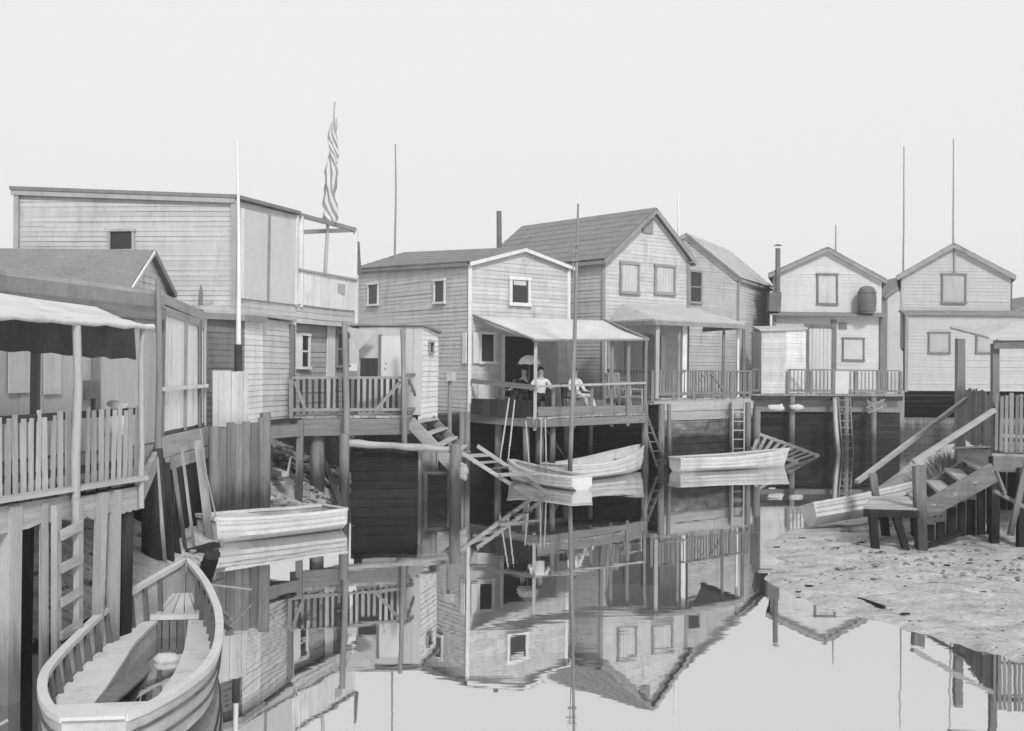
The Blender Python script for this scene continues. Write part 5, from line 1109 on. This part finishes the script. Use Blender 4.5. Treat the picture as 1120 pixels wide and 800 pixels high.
# dark half-buried stakes on the mud
for px, py, lb in ((908, 642, 'dark waterlogged stake lying in the middle of the mud bank'), (1040, 645, 'long dark waterlogged stick on the right of the mud bank')):
    plank_thing(Wt(px + 32, py + 13, .05), Wt(px + (58 if px < 1000 else 75), py + (22 if px < 1000 else 16), .07), .05, .04, 'woodd', 'stake', lb, 'driftwood')

# ================================================================ PEOPLE AND CHAIRS ON DECK B
def skinned(name, joints, edges, mat, parent, sub=2, root_=0):
    me = bpy.data.meshes.new(name); me.from_pydata([j[0] for j in joints], edges, []); o = bpy.data.objects.new(name, me); COL.objects.link(o)
    sk_ = o.modifiers.new('skin', 'SKIN'); me.skin_vertices or None
    for i, j in enumerate(joints): r = j[1]; me.skin_vertices[0].data[i].radius = (r, r) if isinstance(r, (int, float)) else r
    me.skin_vertices[0].data[root_].use_root = True
    ss = o.modifiers.new('sub', 'SUBSURF'); ss.levels = sub; ss.render_levels = sub
    dg = bpy.context.evaluated_depsgraph_get(); me2 = bpy.data.meshes.new_from_object(o.evaluated_get(dg)); o.modifiers.clear(); o.data = me2; me2.name = name
    for p in me2.polygons: p.use_smooth = True
    me2.materials.clear(); me2.materials.append(MT[mat]); o.parent = parent; return o
def person(label, loc, rot, top='shirt', bottom='dark', arms=((.30, -.30, .72), (-.30, -.30, .72)), lean=0., legs=0., hat=None, hairm='hair'):
    t = thing('person', label, 'person', tuple(loc)); t.rotation_euler = (0, 0, rot); t['_o'] = (0, 0, 0)
    J = [((0, .02, .50), (.15, .11)), ((0, .01 - lean * .3, .66), (.13, .10)), ((0, -lean * .6, .86), (.155, .10)), ((0, -lean * .8, .97), (.09, .07)), ((0, -lean, 1.05), .052), ((0, -lean - .015, 1.13), (.07, .085)), ((0, -lean - .01, 1.21), (.075, .088)), ((0, -lean + .0, 1.27), (.05, .06))]
    E = [(i, i + 1) for i in range(7)]
    def ch(base, pts):
        k = base
        for p, r in pts: J.append((p, r)); E.append((k, len(J) - 1)); k = len(J) - 1
        return k
    for sx, hp in ((1, arms[0]), (-1, arms[1])):
        sh_ = V((.185 * sx, -lean * .7, .93)); hv = V(hp); el = sh_.lerp(hv, .5) + V((.07 * sx, .06, -.12))
        k = ch(3, [(tuple(sh_), .055), (tuple(el), .042), (tuple(hv), .028)])
        dv = (hv - el).normalized(); sv_ = V((sx, 0, 0)) - dv * dv.x * sx
        pl = hv + dv * .07; kp = ch(k, [(tuple(pl), (.036, .02))])
        for f, ln in ((-.03, .075), (-.01, .085), (.01, .08), (.03, .062)): q = pl + sv_ * f + dv * .03; q2 = q + dv * ln * .5 + V((0, 0, -.015)); ch(kp, [(tuple(q), .0095), (tuple(q2), .0085), (tuple(q2 + dv * ln * .35 + V((0, 0, -.03))), .007)])
        q = hv + dv * .03 - sv_ * .035; ch(k, [(tuple(q), .011), (tuple(q + dv * .045 - sv_ * .015), .009)])
        ch(0, [((.09 * sx, -.02, .49), .085), ((.115 * sx, -.42 - legs * .1, .50), .06), ((.12 * sx, -.45 - legs * .3, .12), .042), ((.12 * sx, -.47 - legs * .3, .06), .04), ((.13 * sx, -.60 - legs * .3, .035), .03)])
    skinned('body', J, E, 'skin', t)
    # shirt, trousers
    J2 = [((0, .02, .52), (.165, .125)), ((0, .01 - lean * .3, .66), (.15, .118)), ((0, -lean * .6, .86), (.17, .118)), ((0, -lean * .8, .965), (.10, .085)), ((0, -lean * .95, 1.005), (.066, .06))]; E2 = [(0, 1), (1, 2), (2, 3), (3, 4)]
    for sx, hp in ((1, arms[0]), (-1, arms[1])):
        sh_ = V((.185 * sx, -lean * .7, .93)); hv = V(hp); el = sh_.lerp(hv, .5) + V((.07 * sx, .06, -.12)); k = len(J2); J2 += [(tuple(sh_), .068), (tuple(el), .058), (tuple(el.lerp(hv, .8)), .042)]; E2 += [(3, k), (k, k + 1), (k + 1, k + 2)]
    skinned('shirt', J2, E2, top, t)
    J3 = [((0, .02, .49), (.16, .12))]; E3 = []
    for sx in (1, -1): k = len(J3); J3 += [((.09 * sx, -.02, .49), .098), ((.115 * sx, -.42 - legs * .1, .50), .076), ((.12 * sx, -.45 - legs * .28, .15), .058)]; E3 += [(0, k), (k, k + 1), (k + 1, k + 2)]
    skinned('trousers', J3, E3, bottom, t)
    for sx in (1, -1):
        m = MB(); m.lump((.13 * sx, -.54 - legs * .3, .045), .1, (.45, 1.15, .45), rough=.03); m.build('shoe', 'hair', t, True)
        m = MB(); m.lump((.028 * sx, -lean - .095, 1.195), .011, rough=0); m.build('eye', 'hair', t, True)
        m = MB(); m.lump((.08 * sx, -lean + .0, 1.175), .026, (.35, .7, 1), rough=.05); m.build('ear', 'skin', t, True)
    m = MB(); m.lump((0, -lean - .105, 1.165), .017, (.7, 1, 1.2), rough=0); m.build('nose', 'skin', t, True)
    m = MB(); m.beam((-.022, -lean - .096, 1.135), (.022, -lean - .096, 1.135), .008, .006); m.build('mouth', 'hair', t)
    m = MB(); m.lump((0, -lean + .022, 1.235), .098, (.92, 1.0, .85), rough=.06); m.build('hair', hairm, t, True)
    return t
def chair(label, loc, rot, back_h=1.0, slats=5, mat='wood', rocker=False):
    t = thing('chair', label, 'chair', tuple(loc)); t.rotation_euler = (0, 0, rot); t['_o'] = (0, 0, 0)
    MB().beam((-.24, 0, .44), (.24, 0, .44), .46, .04, up=(0, 0, 1)).build('seat', mat, t)
    for sx in (-1, 1):
        MB().beam((.23 * sx, .22, .0), (.24 * sx, .30, back_h), .04, .04).build('leg', mat, t); MB().beam((.23 * sx, -.21, 0), (.23 * sx, -.21, .64), .04, .04).build('leg', mat, t)
        MB().beam((.24 * sx, -.25, .66), (.24 * sx, .27, .68), .05, .03).build('arm', mat, t)
    m = MB()
    for i in range(slats): x_ = -.18 + .36 * i / (slats - 1); m.beam((x_, .235, .47), (x_, .3, back_h - .02), .055, .018, up=(0, 1, 0))
    m.build('backrest', mat, t)
    MB().beam((-.25, .3, back_h), (.25, .3, back_h), .04, .06).build('top_slat', mat, t)
    return t
def onB(px, S): return PZ(px, S, zB + .003)
p = onB(591, 119.5); chair('dark armchair under the person in the white shirt', p + V((0, .05, 0)), .1, .85, 4, 'woodd')
person('dark-haired person in white shirt and dark trousers seated behind the rail', p, .1, lean=.05, arms=((.27, -.26, .74), (-.24, -.28, .70)))
p = onB(573, 118.5); chair('dark chair under the person in dark clothes', p + V((0, .05, 0)), -.5, .8, 4, 'woodd')
person('person in dark clothes seated beneath the pale open parasol', p, -.5, top='woodd', bottom='dark', arms=((.16, -.22, .95), (-.26, -.26, .70)))
q = p + V((.12, -.24, 0)); ps = thing('parasol', 'small pale open parasol held above the seated person in dark clothes', 'parasol', tuple(q + V((0, 0, .9))))
MB().tube([q + V((.0, 0, .75)), q + V((.02, .0, 1.62))], .01, 8).build('handle', 'wood', ps, True)
m = MB(); n_ = 16; vs_ = [q + V((.02, 0, 1.64))]
for r_, z_ in ((.12, 1.62), (.24, 1.54), (.33, 1.38)): vs_ += [q + V((.02 + r_ * math.cos(2 * math.pi * j / n_) , r_ * math.sin(2 * math.pi * j / n_), z_ + (.02 if j % 2 else 0) * r_ * 3)) for j in range(n_)]
K = len(vs_); fs = [(0, 1 + j, 1 + (j + 1) % n_) for j in range(n_)]
for b_ in (1, 1 + n_): fs += [(b_ + j, b_ + n_ + j, b_ + n_ + (j + 1) % n_, b_ + (j + 1) % n_) for j in range(n_)]
m.add(vs_ + [v - V((0, 0, .006)) for v in vs_], fs + [tuple(K + a for a in reversed(f)) for f in fs]); m.build('cover', 'shirt', ps, True)
p = onB(628.5, 115.5); chair('low chair under the person in pale clothes beside the mast', p + V((0, .05, 0)), .75, .8, 4, 'woodd')
person('person in pale clothes reclining half hidden behind the leaning mast', p, .75, bottom='shirt', legs=.8, arms=((.26, -.3, .62), (-.26, -.3, .66)))
p = onB(554, 116.5); chair('empty wooden chair near the left wall of the awning deck', p, -1.2, .92, 4, 'wood')
p = onB(673, 112); chair('pale slatted rocking chair on the right side of the awning deck', p, 2.6, 1.12, 5, 'woodl')
p = onB(690, 111); chair('second pale slatted chair at the right end of the awning deck', p, 2.2, 1.0, 5, 'woodl')
m = MB()
for i in range(12): m.beam(Pt(654 + i * .7, 392 + i * .5, 107.5), Pt(652 + i * 1.8, 372 + i * 2, 107.4), .02, .02)

# ================================================================ HAZE
HZ = 0.0
hm = bpy.data.materials.new('haze'); hm.use_nodes = True; nt = hm.node_tree; nt.nodes.clear(); o_ = nt.nodes.new('ShaderNodeOutputMaterial'); pv_ = nt.nodes.new('ShaderNodeVolumePrincipled')
pv_.inputs['Color'].default_value = (.95, .95, .95, 1); pv_.inputs['Density'].default_value = .0014; pv_.inputs['Anisotropy'].default_value = .2
nt.links.new(pv_.outputs[0], o_.inputs['Volume'])
hz = MB().prism([(-450, -40, -2.5), (450, -40, -2.5), (450, 470, -2.5), (-450, 470, -2.5)], (0, 0, 15)).build('haze', hm); hz['kind'] = 'stuff'; hz.display_type = 'WIRE'

GR = {'person': 'people seated on the awning deck', 'chair': 'chairs on the awning deck', 'oar': 'oars leaning against the awning deck', 'ladder': 'ladders at the water edge', 'pile': 'loose piles beside the decks',
      'flagstaff': 'thin staffs on the roofs', 'prop': 'props under the pier board house', 'rowboat': 'rowboats on the water', 'skiff': 'flat skiffs', 'bulkhead': 'plank bulkheads', 'driftwood': 'driftwood along the shores', 'stick': 'sticks at the awning deck', 'handrail': 'handrails of the right steps', 'timber': 'loose timbers at the right landing', 'house': 'waterside houses', 'deck': 'plank decks'}
for o in bpy.data.objects:
    k_ = o.name.split('.')[0]
    if 'category' in o and k_ in GR: o['group'] = GR[k_]
for o in bpy.data.objects:
    if '_o' in o: del o['_o']
    if '_L' in o: del o['_L']
